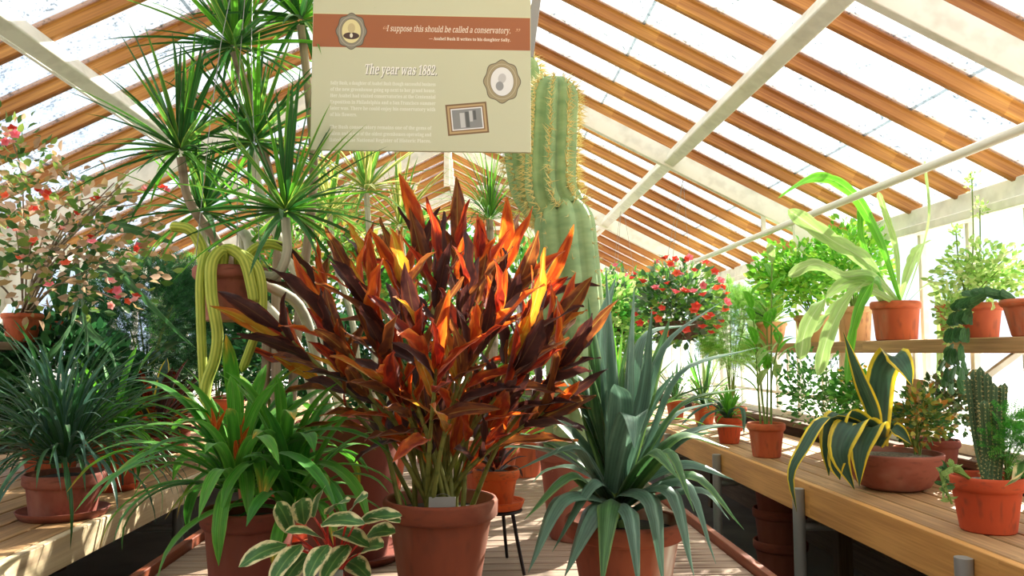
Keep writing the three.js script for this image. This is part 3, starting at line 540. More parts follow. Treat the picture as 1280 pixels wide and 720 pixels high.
// ---------------------------------------------------------------- sign
{
  const W = 1280, H = 1180, cv = document.createElement('canvas'); cv.width = W; cv.height = H; const c = cv.getContext('2d');   // 275 px of the photograph are 1280 px here
  const k = W / 275, X = (x) => (x - 388) * k, Y = (y) => H - (188 - y) * k;
  c.fillStyle = '#cfd2b0'; c.fillRect(0, 0, W, H); c.fillStyle = '#a5643c'; c.fillRect(0, Y(13), W, Y(56) - Y(13)); c.fillStyle = '#d9dfae'; c.fillRect(0, Y(12), W, k);
  const oval = (x, y, rx, ry, rim, face) => {
    c.fillStyle = rim; c.beginPath(); for (let a = 0; a <= 64; a++) { const t = a / 64 * 6.2832, m = 1 + .05 * Math.cos(t * 8); c.lineTo(X(x) + Math.cos(t) * rx * k * m, Y(y) + Math.sin(t) * ry * k * m); } c.fill();
    c.strokeStyle = 'rgba(70,66,52,.7)'; c.lineWidth = 5; c.stroke(); c.lineWidth = 3; c.strokeStyle = 'rgba(240,235,210,.5)'; c.beginPath(); c.ellipse(X(x), Y(y), rx * .82 * k, ry * .84 * k, 0, 0, 7); c.stroke();
    c.fillStyle = face; c.beginPath(); c.ellipse(X(x), Y(y), rx * .66 * k, ry * .7 * k, 0, 0, 7); c.fill(); c.strokeStyle = 'rgba(90,80,60,.6)'; c.stroke();
  };
  oval(436, 35, 18.5, 22.5, '#8d8a78', '#e6dda2');
  c.fillStyle = '#4e3c33'; c.beginPath(); c.ellipse(X(436), Y(41), 10 * k, 4.5 * k, 0, 0, 7); c.fill(); c.fillStyle = '#cdbf8c'; c.beginPath(); c.ellipse(X(436), Y(31), 4.6 * k, 6.4 * k, 0, 0, 7); c.fill(); c.fillStyle = '#f1ecd2'; c.beginPath(); c.ellipse(X(436), Y(40.5), 2 * k, 3 * k, 0, 0, 7); c.fill();
  oval(627, 97, 22.5, 27, '#a69a76', '#eceeea');
  c.fillStyle = '#c9cac6'; c.beginPath(); c.ellipse(X(627), Y(93), 5 * k, 6.5 * k, .2, 0, 7); c.fill(); c.fillStyle = '#9b9d9c'; c.beginPath(); c.ellipse(X(624), Y(103), 5 * k, 6 * k, 0, 0, 7); c.fill();
  c.save(); c.translate(X(583), Y(146)); c.rotate(-.1); c.fillStyle = '#7d6240'; c.fillRect(-26 * k, -20 * k, 52 * k, 40 * k); c.fillStyle = '#c2a878'; c.fillRect(-24 * k, -18 * k, 48 * k, 36 * k); c.fillStyle = '#8a6c48'; c.fillRect(-21.5 * k, -15.5 * k, 43 * k, 31 * k); c.fillStyle = '#eef0ee'; c.fillRect(-20 * k, -14 * k, 40 * k, 28 * k); c.fillStyle = '#8f928f'; c.fillRect(-18.5 * k, -12.5 * k, 37 * k, 25 * k);
  c.fillStyle = '#c9cbc8'; c.fillRect(-9 * k, -8 * k, 6 * k, 19 * k); c.fillRect(3 * k, -10 * k, 4 * k, 14 * k); c.fillStyle = '#5f6260'; c.fillRect(-2 * k, -9 * k, 4.5 * k, 20 * k); c.fillRect(8 * k, -10 * k, 3.5 * k, 12 * k); c.restore();
  c.fillStyle = '#f6f1dc'; c.textAlign = 'right'; c.font = 'italic 50px serif'; c.fillText('I suppose this should be called a conservatory.', X(638), Y(34), 158 * k); c.fillStyle = '#d3a57c'; c.font = 'italic 70px serif'; c.textAlign = 'left'; c.fillText('“', X(473), Y(38)); c.fillText('”', X(642), Y(38));
  c.fillStyle = '#f4ecd8'; c.font = 'bold 26px serif'; c.textAlign = 'right'; c.fillText('— Asahel Bush II writes to his daughter Sally.', X(638), Y(44.5), 104 * k);
  c.textAlign = 'left'; c.font = 'italic bold 84px serif'; c.fillStyle = '#77796a'; c.fillText('The year was 1882.', X(453.5), Y(91.3), 92 * k); c.fillStyle = '#f8f8ee'; c.fillText('The year was 1882.', X(452.7), Y(90.3), 92 * k);
  c.fillStyle = '#ebeede'; c.font = 'bold 29px serif';
  ['Sally Bush, a daughter of Asahel Bush though successful business', 'of the new greenhouse going up next to her grand house.', 'Her Asahel had visited conservatories at the Centennial', 'Exposition in Philadelphia and a San Francisco summer', 'later was. There he could enjoy his conservatory with', 'of his flowers.'].forEach((t, i) => i < 5 ? c.fillText(t, X(411), Y(104.5 + i * 8.1), 132 * k) : c.fillText(t, X(411), Y(104.5 + i * 8.1), 34 * k));
  ['The Bush conservatory remains one of the gems of', 'Salem and is one of the oldest greenhouses operating and', 'listed on the National Register of Historic Places.'].forEach((t, i) => c.fillText(t, X(411), Y(161 + i * 8.2), 127 * k));
  const tx = new THREE.CanvasTexture(cv); tx.colorSpace = THREE.SRGBColorSpace; tx.anisotropy = 8;
  const d = 3.02, a = at(388, 188, d), b = at(663.5, 188, d), w = b.x - a.x, h = w * H / W, s = thing('information_sign', 'hanging cream sign with brown band, white script lettering and printed portraits', 'sign', V((a.x + b.x) / 2, a.y, -d));
  part(s, 'board', board(w, h, .012, .002), std({ color: 0xcfd2b0, roughness: .5 }), V(0, h / 2, 0));
  const face = new THREE.PlaneGeometry(w - .004, h - .004); part(s, 'printed_face', face, std({ map: tx, roughness: .45 }), V(0, h / 2, .0068));
  for (const x of [-1, 1]) { const q = part(s, 'hanging_strap', board(.035, RIDGE - .35 - a.y, .008, .002), M.galv, V(x * w * .47 + .02 * x, (RIDGE - .35 - a.y) / 2 + .38, -.0125)); q.rotation.z = -x * .13; q.position.x = x * (w * .5 + .025) + (x > 0 ? .05 : 0); }
}
const succ = arch(1, .5, .2, .4, { prof: 'oval', n: 4, across: 2 });
// ---------------------------------------------------------------- middle bench, further back
function shrub(name, label, seed, p, ph, pr, mat, c, rad, n, cols, size, o = {}) {      // pot, stems and a cloud of small leaves; c = centre of the crown in pixels and depth
  const r = rng(seed), g = thing(name, label, 'potted plant', p, o.group), sy = pot(g, pr, ph, mat, o.pot || {}), cc = Array.isArray(c) ? rel(g, ...c) : c;
  stems(g, r, o.stems ?? 7, V(0, sy - .01, 0), cc, rad, o.thick ?? .008, o.stemMat || M.stem);
  foliage(g, 'foliage', r, n, cc, rad, o.geo || leafSmall, cols, size, o);
  return [g, r, sy, cc];
}
const GREEN = [0x4f9a3a, 0x6fb84a, 0x3f8034, 0x8acb5a], DARK = [0x2a5c34, 0x38703c, 0x234a2c, 0x4a8a50], PALE = [0xa8cf6e, 0xc0dc86, 0x8fbf5a, 0xd8e8a4], OLIVE = [0x6f8a3a, 0x8a9a44, 0x55732f, 0xb0a84a];
shrub('potted_shrub', 'dark leafy shrub behind the bromeliad on the slatted bench', 201, onBench(350, 4.55, CY), .3, .17, M.terraDark, [350, 425, 4.5], [.38, .36, .3], 1500, DARK, [.04, .08]);
shrub('potted_shrub', 'broad mid-green shrub far down the slatted bench under the sign', 202, onBench(545, 6.3, CY), .35, .2, M.terra, [545, 370, 6.3], [.6, .62, .45], 2600, GREEN, [.05, .09]);
shrub('potted_shrub', 'pale green shrub far behind the orange cane plant near the cactus', 203, onBench(650, 5.6, CY), .35, .2, M.terra, [650, 390, 5.6], [.42, .55, .4], 2000, [...GREEN, ...PALE], [.04, .08]);
shrub('potted_shrub', 'light green bush behind the sword-leaved plant at the end of the slatted bench', 204, onBench(738, 7.0, CY), .3, .2, M.terra, [745, 415, 7.0], [.5, .55, .4], 2200, [...GREEN, ...PALE], [.05, .09]);
shrub('potted_shrub', 'tall olive green shrub behind the dragon tree canes', 205, onBench(400, 5.6, CY), .35, .2, M.terra, [395, 350, 5.6], [.55, .6, .4], 2400, [...GREEN, ...OLIVE], [.04, .08]);
shrub('potted_shrub', 'rounded dark green shrub low behind the cane plant canes', 206, onBench(470, 5.2, CY), .3, .18, M.terraDark, [475, 455, 5.2], [.4, .35, .3], 1600, DARK, [.04, .08]);
{
  const r = rng(207), g = thing('potted_grass_palm', 'slim palm with a fountain of thin grassy leaves behind the orange leaves', 'potted plant', onBench(612, 4.75, CY)), sy = pot(g, .18, .32, M.terra, {}), c = rel(g, 612, 275, 4.75);
  part(g, 'trunk', tube([V(0, sy - .02, 0), V(.02, lerp(sy, c.y, .5), 0), c], .04, .022, { k: 10 }), M.stemBrown);
  rosette(g, c, r, 110, { len: [.4, .62], w: [.01, .014], tilt: [.1, 1.4], droop: [.6, 2.2], mats: [L.bright, L.grass, L.dracaenaPale], prof: 'blade', stages: 10, n: 9, across: 2, fold: .2 });
}
{
  const r = rng(208), g = thing('potted_strap_plant', 'leafy plant with upright pale sword leaves between the cactus and the pipe', 'potted plant', onBench(765, 4.9, CY, -1, .86)), sy = pot(g, .16, .28, M.terraPink, {});
  rosette(g, V(0, sy + .02, 0), r, 34, { len: [.6, .85], w: [.04, .055], tilt: [.05, .9], droop: [.1, 1.2], mats: [L.dracaenaPale, L.yuccaGreen, L.bright], prof: 'sword', stages: 8 });
}
// ---------------------------------------------------------------- left bench
{
  const r = rng(301), g = thing('potted_grass_plant', 'shaggy dark grassy plant spilling over a wide terracotta bowl on the left bench', 'potted plant', onBench(88, 3.33, BY)), sy = pot(g, .15, .17, M.terraPink, { rim: .3, base: .8, saucer: .17, y: .002 });
  rosette(g, V(0, sy + .05, 0), r, 150, { len: [.4, .56], w: [.012, .018], tilt: [.1, 1.25], droop: [.8, 1.9], mats: [L.grass, L.grassBlue, L.grass, L.deep], prof: 'strap', stages: 14, n: 10, across: 2, fold: .2, spread: .04 });
  rosette(g, V(-.08, sy + .05, -.05), r, 90, { len: [.5, .7], w: [.01, .014], tilt: [.1, 1.1], droop: [.8, 2], mats: [L.grassBlue, L.grass], prof: 'strap', stages: 10, n: 10, across: 2, fold: .2, spread: .04 });
}
{
  const r = rng(302), g = thing('potted_spider_plant', 'glossy bright green plant in a deep red pot on the left bench', 'potted plant', onBench(146, 3.95, BY)), sy = pot(g, .125, .24, M.terraRed, { rim: .15, base: .76, saucer: .12, y: .002 });
  rosette(g, V(0, sy + .04, 0), r, 80, { len: [.26, .4], w: [.022, .032], tilt: [.2, 1.3], droop: [.5, 2], mats: [L.bright, L.bromeliad, L.grass, L.bromeliadDark], prof: 'strap', stages: 10, n: 9 });
}
for (const [px, d, y, seed, label] of [[196, 4.75, 0, 303, 'red-leaved bromeliad with yellow-striped leaf on the left bench by the red pot'], [222, 5.4, 0, 304, 'dark red bromeliad rosette further along the left bench']]) {
  const r = rng(seed), g = thing('potted_red_bromeliad', label, 'potted plant', onBench(px, d, BY)), sy = pot(g, .11, .17, M.terraDark, {});
  rosette(g, V(0, sy + .03, 0), r, 34, { len: [.26, .38], w: [.045, .06], tilt: [.3, 1.25], droop: [.3, .9], mats: seed === 303 ? [L.redBrom, L.tiDark, L.tiRed, L.agave] : [L.redBrom, L.tiDark, L.tiRed], prof: 'strap', stages: 7, spread: .03 });
}
{
  const r = rng(305), g = thing('potted_broadleaf_plant', 'plant with broad dark glossy leaves behind the red pot on the left bench', 'potted plant', onBench(150, 4.9, BY)), sy = pot(g, .15, .22, M.terra, {});
  for (let k = 0; k < 26; k++) { const a = k * 2.4, e = V(Math.sin(a) * (.1 + .22 * r()), sy + .1 + .45 * r(), Math.cos(a) * (.1 + .2 * r())); part(g, 'stem', tube([V(0, sy - .01, 0), V(e.x * .3, lerp(sy, e.y, .6), e.z * .3), e], .005, .004, { k: 5, n: 6 }), M.stem); const m = part(g, 'leaf', arch(.2 + .06 * r(), .11, .8, 1.1, { prof: 'oval', n: 7, fold: .12 }), k % 2 ? L.deep : L.epiDark, e); m.rotation.y = a; }
}
shrub('potted_fern_bush', 'large dense dark green ferny bush on the left bench below the roof', 306, onBench(185, 5.5, BY, -2.6), .28, .2, M.terra, [188, 408, 5.4], [.52, .5, .5], 6500, DARK, [.045, .09], { geo: leafPinna });
shrub('potted_fern_bush', 'ferny bush at the far left bench behind the dense dark one', 307, onBench(275, 6.6, BY, -2.6, -1.8), .28, .2, M.terra, [262, 405, 6.6], [.5, .52, .4], 4200, [...DARK, ...GREEN], [.05, .1], { geo: leafPinna });
shrub('potted_leafy_bush', 'dark leafy bush at the back of the left bench under the shelf', 308, onBench(70, 4.6, BY, -2.7), .26, .18, M.terra, [75, 470, 4.5], [.4, .34, .35], 1800, DARK, [.05, .09]);
{ // shelf with the pink-flowered shrub
  const r = rng(310), p = onBench(26, 4.3, 1.55), g = thing('potted_flowering_shrub', 'airy arching shrub with pink flowers and bronze leaves in a pot on the left shelf', 'potted plant', p), sy = pot(g, .1, .15, M.terra, {});
  const c = rel(g, 75, 300, 3.95);
  stems(g, r, 16, V(0, sy - .01, 0), c, [.5, .45, .4], .006, M.stemBrown);
  foliage(g, 'foliage', r, 900, c, [.55, .42, .42], leafSmall, [0x5f8a3c, 0x86a04a, 0xb59a6a, 0xc9a884, 0x4a7038, 0xd8b8a0], [.035, .07], { shell: .1 });
  foliage(g, 'foliage', r, 260, rel(g, 8, 210, 3.8), [.2, .3, .3], leafSmall, [0x5f8a3c, 0x86a04a, 0xc9a884, 0x4a7038], [.035, .06], { shell: .1 });
  const spots = [[52, 238], [63, 246], [12, 172], [10, 180], [20, 165], [38, 300], [82, 330], [140, 355], [146, 362], [165, 375], [172, 380], [145, 378], [170, 308], [95, 270], [25, 320], [60, 355], [110, 300], [40, 262], [5, 245], [180, 240], [205, 238], [118, 250], [78, 290], [15, 285]];
  spots.forEach(([x, y], i) => { for (let k = 0; k < 2; k++) { const m = part(g, 'flower', flowerGeo, [PET.pink, PET.red, PET.coral, PET.pale][(i + k) % 4], rel(g, x + (r() - .5) * 12, y + (r() - .5) * 10, 3.6 + .3 * r())); m.rotation.set(r() * 2 - .3, r() * 6, r() * 2 - 1); m.scale.setScalar(.02 + .012 * r()); } });
  for (const [x, y, d] of [[170, 255, 3.8], [205, 235, 3.8], [120, 245, 3.9], [150, 375, 3.7], [15, 175, 3.8]]) { const e = rel(g, x, y, d); part(g, 'stem', tube([V(0, sy, 0), V(e.x * .4, lerp(sy, e.y, .7) + .12, e.z * .4), e], .005, .003, { k: 5 }), M.stemBrown); }
}
{
  const r = rng(311), g = thing('potted_leaf_cactus', 'leaf cactus with broad flat dark green hanging stems in a pot on the left shelf', 'potted plant', onBench(72, 4.65, 1.55)), sy = pot(g, .1, .12, M.terraRed, { rim: .3 });
  for (const [a, b, c, d, w] of [[[80, 350], [98, 330], [108, 400], [112, 455], .1], [[110, 330], [140, 285], [175, 288], [218, 303], .06], [[120, 335], [155, 345], [190, 380], [245, 435], .07], [[95, 380], [90, 410], [70, 440], [40, 470], .08], [[100, 400], [120, 420], [140, 440], [150, 480], .06], [[60, 350], [30, 320], [5, 330], [-20, 370], .07]])
    part(g, 'leaf', ribbon([V((r() - .5) * .05, sy, (r() - .5) * .05), rel(g, ...a, 4.3), rel(g, ...b, 4.0), rel(g, ...c, 3.9), rel(g, ...d, 3.85)], w, { prof: 'scallop', n: 22, fold: .12, side: V(.8, .5, .4).normalize(), twist: .8 }), L.epiDark);
}
// ---------------------------------------------------------------- right bench
{
  const r = rng(401), g = thing('potted_cane_plant', 'tall thin-stemmed plant with loose bright leaves at the right bench edge', 'potted plant', V(1.835, BY, -4.96)), sy = pot(g, .117, .21, M.terra, { rim: .22, base: .72 });
  for (const [x, y, d] of [[938, 372, 4.9], [958, 385, 5.0], [965, 330, 5.05], [945, 440, 4.85], [975, 420, 4.9]]) {
    const e = rel(g, x, y, d), b = V((r() - .5) * .06, sy - .01, (r() - .5) * .06); part(g, 'stem', tube([b, V(lerp(b.x, e.x, .3), lerp(b.y, e.y, .5), 0), e], .007, .004, { k: 6 }), M.stem);
    for (let k = 0; k < 7; k++) { const t = 1 - k * .09, q = b.clone().lerp(e, t), m = part(g, 'leaf', arch(.14 + .08 * r(), .055, .5, 1.1, { prof: 'lance', n: 7, fold: .15 }), pick(r, [L.bright, L.epi, L.bright]), q); m.rotation.y = r() * 6.28; }
  }
}
for (const [px, d, x, seed, n, len, pr, ph, mats, label] of [
  [912, 5.7, 1.84, 402, 44, .2, .1, .185, [L.bromeliad, L.bright], 'small tufted plant with a drooping leaf in a terracotta pot beside the tall thin-stemmed plant'],
  [900, 6.15, 1.98, 403, 20, .14, .09, .17, [L.bright], 'small pot half hidden behind the tufted plant on the right bench'],
  [843, 7.75, 1.98, 404, 30, .34, .1, .19, [L.yuccaGreen, L.grass], 'terracotta pot with a dark strappy plant far along the right bench'],
  [890, 7.2, 2.1, 405, 50, .42, .11, .18, [L.grass, L.epi, L.bromeliad], 'pot of tall narrow green leaves far back against the right glass']]) {
  const r = rng(seed), g = thing('potted_strap_plant', label, 'potted plant', V(x, BY, -d)), sy = pot(g, pr, ph, seed === 402 ? M.terraRed : M.terra, { rim: .22 });
  rosette(g, V(0, sy + .01, 0), r, n, { len: [len * .8, len * 1.2], w: [.016, .026], tilt: [.1, 1.1], droop: [.2, 1.2], mats, prof: 'strap', stages: 7, n: 8, across: 2 });
  if (seed === 402) { for (const [a, b, c] of [[[892, 505], [870, 512], [848, 535]], [[900, 512], [880, 520], [868, 545]], [[915, 510], [928, 510], [930, 545]], [[895, 500], [865, 500], [846, 512]]]) part(g, 'leaf', ribbon([V(0, sy, 0), rel(g, ...a, 5.6), rel(g, ...b, 5.55), rel(g, ...c, 5.5)], .04, { prof: 'strap', n: 10 }), L.grassBlue); }
}
shrub('potted_feathery_fern', 'pale feathery fern in front of the white wall post on the right bench', 406, V(2.16, BY, -6.6), .2, .12, M.terra, [918, 408, 6.5], [.34, .34, .28], 2600, [0x9ccf64, 0xb4dc7c, 0x86bf52], [.05, .1], { geo: leafPinna, thick: .004, stems: 14 });
shrub('potted_fine_shrub', 'airy fine-leaved shrub in a small pot behind the striped agave', 407, V(2.17, BY, -4.75), .16, .09, M.terra, [1016, 485, 4.7], [.24, .25, .2], 700, [0x5a9a4a, 0x7ab45a, 0x46803c], [.025, .045], { thick: .004, stems: 12, shell: .05 });
{ // striped agave in a wide bowl
  const r = rng(408), g = thing('potted_striped_agave', 'agave with yellow-edged leaves flopping over a wide shallow terracotta bowl', 'potted plant', V(2.01, BY, -3.78)), sy = pot(g, .222, .175, M.terraPink, { flat: true, soil: M.gravel });
  const c = (px, py, d) => rel(g, px, py, d), B = () => c(1096 + (r() - .5) * 8, 556, 3.76 + (r() - .5) * .06);
  const lv = [[.1, [1098, 510, 3.76], [1103, 465, 3.75], [1118, 445, 3.7], [1132, 460, 3.64], [1140, 482, 3.62]], [.055, [1092, 520, 3.74], [1075, 475, 3.72], [1054, 415, 3.7]], [.085, [1075, 528, 3.7], [1050, 520, 3.66], [1036, 555, 3.63], [1036, 595, 3.62]],
    [.105, [1085, 535, 3.66], [1066, 532, 3.58], [1050, 565, 3.54], [1068, 612, 3.52]], [.1, [1095, 540, 3.64], [1088, 535, 3.56], [1076, 560, 3.52], [1074, 608, 3.5]], [.045, [1070, 530, 3.68], [1030, 525, 3.6], [1005, 560, 3.56], [989, 592, 3.54], [996, 640, 3.53]],
    [.06, [1105, 540, 3.72], [1122, 538, 3.68], [1140, 556, 3.64]], [.07, [1098, 525, 3.78], [1096, 490, 3.8], [1092, 462, 3.84]], [.08, [1080, 535, 3.68], [1060, 545, 3.6], [1046, 580, 3.55], [1050, 600, 3.54]], [.06, [1110, 530, 3.85], [1130, 510, 3.9], [1150, 520, 3.95]]];
  for (const [w, ...q] of lv) part(g, 'leaf', ribbon([B(), ...q.map((p) => c(...p))], w * 1.35, { prof: 'sword', n: 18, across: 6, fold: .16, side: V(.86, .12, .5).normalize() }), L.agave);
  foliage(g, 'succulent_foliage', r, 520, c(1150, 520, 3.78), [.14, .15, .12], leafSmall, [...OLIVE, 0x3f7040, 0x4f8a44, 0xc98a3a], [.025, .045], { shell: .05 });
  stems(g, r, 8, c(1145, 570, 3.78), c(1150, 525, 3.78), [.12, .13, .1], .004);
}
{ // yellow-flowered plant and a succulent behind
  const [g, r, sy, cc] = shrub('potted_yellow_flower', 'small plant with yellow flowers behind the striped agave', 409, V(2.33, BY, -4.2), .15, .085, M.terra, [1068, 492, 4.1], [.14, .16, .12], 420, GREEN, [.03, .05], { shell: .05 });
  for (let k = 0; k < 14; k++) { const m = part(g, 'flower', flowerGeo, petals(0xf0c83a), V(cc.x + (r() - .5) * .22, cc.y + .05 + .12 * r(), cc.z + .1 * r())); m.scale.setScalar(.016); m.rotation.set(r(), r() * 6, 0); }
}
function petals(h) { return PET[h] || (PET[h] = petalMat(h)); }
shrub('potted_jade_plant', 'dark small-leaved succulent bush in a dark pot between agave and thin cactus', 410, V(2.36, BY, -4.0), .21, .11, M.terraDark, [1192, 502, 3.95], [.17, .18, .14], 620, [0x3c5c34, 0x4f7040, 0x6a7c48, 0x8a7a50], [.028, .048], { shell: .05, thick: .007, stemMat: M.stemBrown });
{ // thin cactus pot at the near end
  const r = rng(411), g = thing('potted_thin_cactus', 'cluster of thin spiny upright cactus stems in a clean red pot', 'potted plant', V(1.885, BY, -2.89)), sy = pot(g, .128, .2, M.terraRed, { rim: .26, base: .72, soil: M.gravel }), c = (px, py, d) => rel(g, px, py, d);
  const b = V(.0, sy - .01, .02);
  for (const [x, y, d, rr] of [[1217, 462, 2.95, .017], [1225, 458, 2.92, .016], [1234, 466, 2.9, .017], [1242, 478, 2.88, .016], [1251, 480, 2.9, .015], [1256, 478, 2.93, .014], [1209, 470, 2.95, .012], [1230, 500, 2.86, .018], [1246, 505, 2.86, .016], [1222, 490, 2.99, .015]]) {
    const e = c(x, y, d), bb = b.clone().add(V((r() - .5) * .04, 0, (r() - .5) * .04)); column(g, [bb, V(lerp(bb.x, e.x, .6), lerp(bb.y, e.y, .4), lerp(bb.z, e.z, .6)), e], rr, 6, M.cactusDark, { spine: .008, spineN: 22, rings: 24, depth: .22, seed: Math.round(x) });
  }
  foliage(g, 'fern_foliage', r, 620, c(1268, 548, 2.85), [.1, .12, .09], leafPinna, [0x4fa838, 0x6fc048, 0x3c8a30], [.03, .055], { shell: .05 });
  stems(g, r, 6, V(.06, sy, .02), c(1268, 548, 2.85), [.07, .08, .06], .003);
  for (let k = 0; k < 5; k++) { const q = [V(-.06, sy, .03 + k * .015 - .03), c(1196, 582 + k * 2, 2.82), c(1184 - k * 2, 590, 2.78), c(1178 + k * 3, 610 + 5 * k, 2.76)]; part(g, 'trailing_stem', tube(q, .006, .004, { k: 6 }), M.stem); for (let j = 0; j < 5; j++) { const m = part(g, 'leaf', succ, j % 2 ? L.epiDark : L.epi, new THREE.CatmullRomCurve3(q).getPoint(.45 + j * .13)); m.rotation.set(r() * 2, r() * 6, r() * 2); m.scale.setScalar(.03 + .012 * r()); } }
  part(g, 'leaf', ribbon([V(.1, sy, .06), c(1282, 575, 2.78), c(1275, 598, 2.72), c(1256, 608, 2.7)], .07, { prof: 'oval', n: 9, side: V(.5, .7, .5) }), L.hoya, undefined, 'pale edged leaf');
}
// ---------------------------------------------------------------- right shelf
{
  const r = rng(420), g = thing('potted_leaf_cactus', 'leaf cactus with long pale scalloped stems arching from a square-shouldered pot on the right shelf', 'potted plant', V(2.4, SHY, -4.42)), sy = pot(g, .135, .22, M.terra, { rim: .2, base: .8 }), c = (px, py, d) => rel(g, px, py, d);
  const lv = [[.085, [1100, 300, 4.3], [1064, 240, 4.2], [1024, 222, 4.15], [972, 248, 4.1]], [.12, [1085, 330, 4.25], [1040, 300, 4.1], [985, 262, 4.0]], [.11, [1080, 350, 4.2], [1040, 365, 4.05], [1008, 410, 3.95], [1000, 450, 3.92]], [.1, [1085, 355, 4.15], [1060, 372, 4.0], [1035, 420, 3.92], [1022, 470, 3.9]],
    [.09, [1090, 345, 4.2], [1055, 345, 4.1], [1020, 330, 4.05], [985, 345, 4.0]], [.08, [1095, 350, 4.15], [1075, 380, 4.05], [1062, 430, 4.0], [1058, 480, 3.98]], [.035, [1148, 330, 4.2], [1162, 270, 4.0], [1156, 198, 3.85]], [.06, [1165, 355, 4.25], [1174, 400, 4.2], [1174, 440, 4.18], [1172, 490, 4.17]],
    [.1, [1140, 330, 4.3], [1150, 310, 4.25], [1165, 300, 4.2]], [.05, [1120, 310, 4.4], [1105, 260, 4.4], [1098, 240, 4.4]], [.09, [1070, 360, 4.15], [1030, 400, 4.05], [1000, 420, 4.0]], [.05, [1095, 340, 4.3], [1078, 300, 4.3], [1075, 250, 4.3]]];
  for (const [w, ...q] of lv) part(g, 'leaf', ribbon([V((r() - .5) * .1, sy, (r() - .5) * .1), ...q.map((p) => c(...p))], w * .72, { prof: 'scallop', n: 44, fold: .14, side: V(.7, .6, .3 - .6 * r()).normalize(), twist: (r() - .5) * 1.2 }), r() < .8 ? L.epi : L.bright);
}
{
  const [g, r, sy] = shrub('potted_pale_succulent', 'frothy pale cream-green small-leaved plant tumbling from a terracotta pot on the right shelf', 421, V(2.42, SHY, -3.78), .17, .15, M.terra, [1232, 345, 3.7], [.27, .17, .2], 1300, PALE, [.022, .042], { thick: .004, stems: 12, shell: .02, pot: { rim: .22, base: .8 } });
  const c = (px, py, d) => rel(g, px, py, d);
  foliage(g, 'trailing_foliage', r, 300, c(1188, 390, 3.65), [.07, .14, .08], leafSmall, PALE, [.02, .036], { shell: .02 });
  for (const [x, y] of [[1215, 225], [1225, 260], [1195, 290]]) { const e = c(x, y, 3.75); part(g, 'stem', tube([V(0, sy, 0), V(e.x * .8, lerp(sy, e.y, .5), e.z * .8), e], .004, .003, { k: 5 }), M.stem); foliage(g, 'sprig', r, 40, e, [.03, .06, .03], leafSmall, PALE, [.016, .03], { shell: .02 }); }
}
shrub('potted_green_bush', 'vivid green small-leaved bush in a tan clay pot on the right shelf', 422, V(2.4, SHY, -5.5), .19, .14, M.terraTan, [995, 345, 5.45], [.34, .25, .28], 1500, [0x7cc53c, 0x9ad64c, 0x5fae30, 0xb8e060], [.035, .07], { thick: .005, stems: 12, shell: .05 });
shrub('potted_green_bush', 'yellow-green leafy bush in a tall tan clay pot beside the pale leaf cactus', 423, V(2.42, SHY, -4.95), .22, .11, M.terraTan, [1062, 325, 4.95], [.27, .26, .22], 1000, [0x8acb44, 0xa8d850, 0x6ab838], [.035, .065], { thick: .005, stems: 10, shell: .05, pot: { base: .8 } });
{
  const r = rng(424), g = thing('potted_staghorn', 'grey-green plant with forked fleshy arms on the far end of the right shelf', 'potted plant', V(2.36, SHY, -6.2)), sy = pot(g, .12, .17, M.terraTan, {});
  rosette(g, V(0, sy + .02, 0), r, 30, { len: [.2, .3], w: [.03, .045], tilt: [.2, 1.2], droop: [.1, .6], mats: [L.epi, L.dracaenaPale, L.epiDark], prof: 'strap', stages: 6, n: 8 });
}
{
  const r = rng(425), g = thing('potted_segmented_cactus', 'dark green segmented trailing cactus hanging over the near end of the right shelf', 'potted plant', V(2.4, SHY, -3.3)), sy = pot(g, .13, .16, M.terra, {});
  for (let k = 0; k < 12; k++) { const q = [V(-.02, sy, 0), V(-.16, sy + .05, (r() - .5) * .2 - .12), V(-.22 - .05 * r(), sy - .12, -.16 * r() - .1), V(-.2 - .1 * r(), sy - .25 - .22 * r(), -.2 * r() - .1)], cv = new THREE.CatmullRomCurve3(q); for (let j = 1; j < 8; j++) { const m = part(g, 'segment', segGeo(), L.epiDark, cv.getPoint(j / 8)), T = cv.getTangent(j / 8), X = T.clone().cross(V(.3, .2, 1)).normalize(); m.quaternion.setFromRotationMatrix(new THREE.Matrix4().makeBasis(X, T, X.clone().cross(T))); m.scale.setScalar(.07); } }
}
function segGeo() { return segGeo.g || (segGeo.g = arch(1, .55, 0, .25, { prof: 'scallop', n: 8, fold: .1 })); }
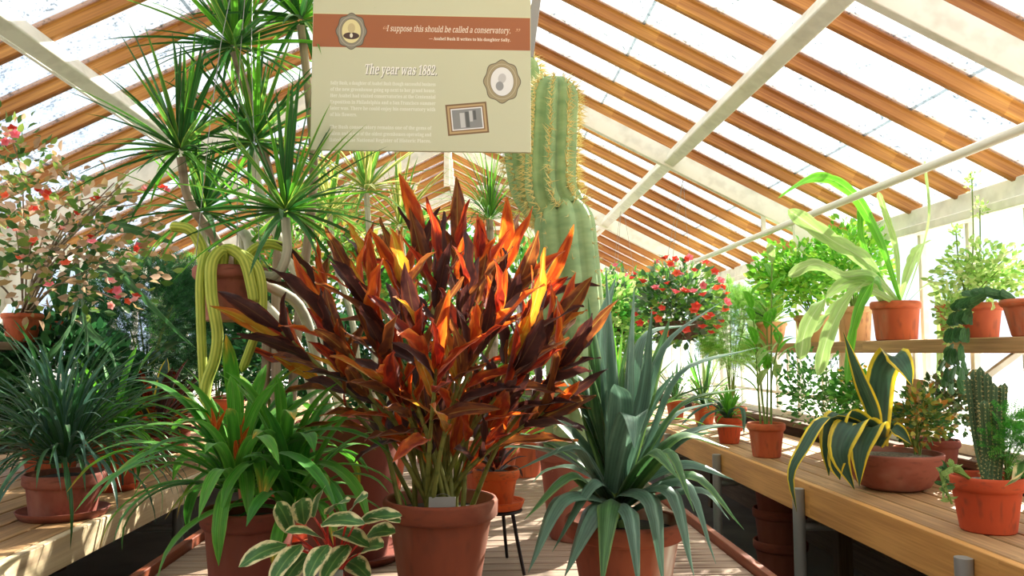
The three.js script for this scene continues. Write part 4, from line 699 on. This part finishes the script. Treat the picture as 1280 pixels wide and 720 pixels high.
// ---------------------------------------------------------------- hanging baskets
for (const [px, py, d, seed, R, n, label] of [[848, 378, 6.2, 431, .36, 50, 'hanging basket of red flowers among grey-green leaves under the pipe'], [778, 372, 7.4, 432, .36, 36, 'hanging basket of red flowers and light leaves behind the tall sword leaf']]) {
  const r = rng(seed), p = at(px, py + 48, d), g = thing('hanging_flower_basket', label, 'hanging plant', p);
  part(g, 'basket', lathe([[.001, 0], [.1, .01], [.17, .07], [.2, .15], [.185, .15], [.15, .08], [.001, .05]], 24), M.oldwood); part(g, 'soil', lathe([[.18, 0], [.001, .02]], 20), M.soil, V(0, .135, 0));
  const c = V(0, .3, 0); foliage(g, 'foliage', r, 1300, c, [R, R * .95, R * .8], leafSmall, [0x6fae48, 0x9cc860, 0x5a8a54, 0x8aa08a, 0x4f7a4a], [.04, .08], { shell: .1 }); stems(g, r, 8, V(0, .13, 0), c, [R * .8, R * .8, R * .6], .005);
  for (let k = 0; k < n; k++) { const a = r() * 6.28, y = r() * 1.7 - .75, s = Math.sqrt(Math.max(.1, 1 - y * y)); const m = part(g, 'flower', flowerGeo, [PET.red, PET.coral, PET.red, PET.pink][k % 4], V(Math.cos(a) * R * s * 1.02, .3 + y * R, Math.abs(Math.sin(a)) * R * s * .95)); m.rotation.set(1.2 * r(), r() * 6, r() - .5); m.scale.setScalar(.036 + .02 * r()); }
  const hk = hookAt(p); for (let k = 0; k < 3; k++) { const a = k * 2.094; part(g, 'hanger_wire', tube([V(Math.cos(a) * .19, .148, Math.sin(a) * .19), V(Math.cos(a) * .1, lerp(.15, hk.y, .5), Math.sin(a) * .1), hk], .0018, .0018, { k: 5, n: 6 }), M.wire); }
}
// ---------------------------------------------------------------- stored pots under the right bench
for (let k = 0; k < 3; k++) {
  const g = thing('empty_pot', ['dusty empty terracotta pot on the floor under the right bench', 'empty terracotta pot nested in the lowest one under the right bench', 'topmost empty terracotta pot of the stack under the right bench'][k], 'pot', V(1.98, k * .2, -5.15)); pot(g, .17, .3, M.terraDark, { rim: .2, base: .74, fill: .3 }); g.children[1].removeFromParent();
}
{ // tan board leaning on the glass behind the agave
  const t = thing('wooden_panel', 'plain tan wooden panel leaning on the right glazing behind the agave', 'panel', V(2.455, BY, -4.36)); const m = part(t, 'panel_board', board(.016, .5, .17, .003), M.bench, V(0, .25, 0)); m.rotation.z = -.04; part(t, 'panel_batten', board(.012, .03, .15, .003), M.bench, V(-.012, .4, 0));
}
renderer.render(scene, camera);
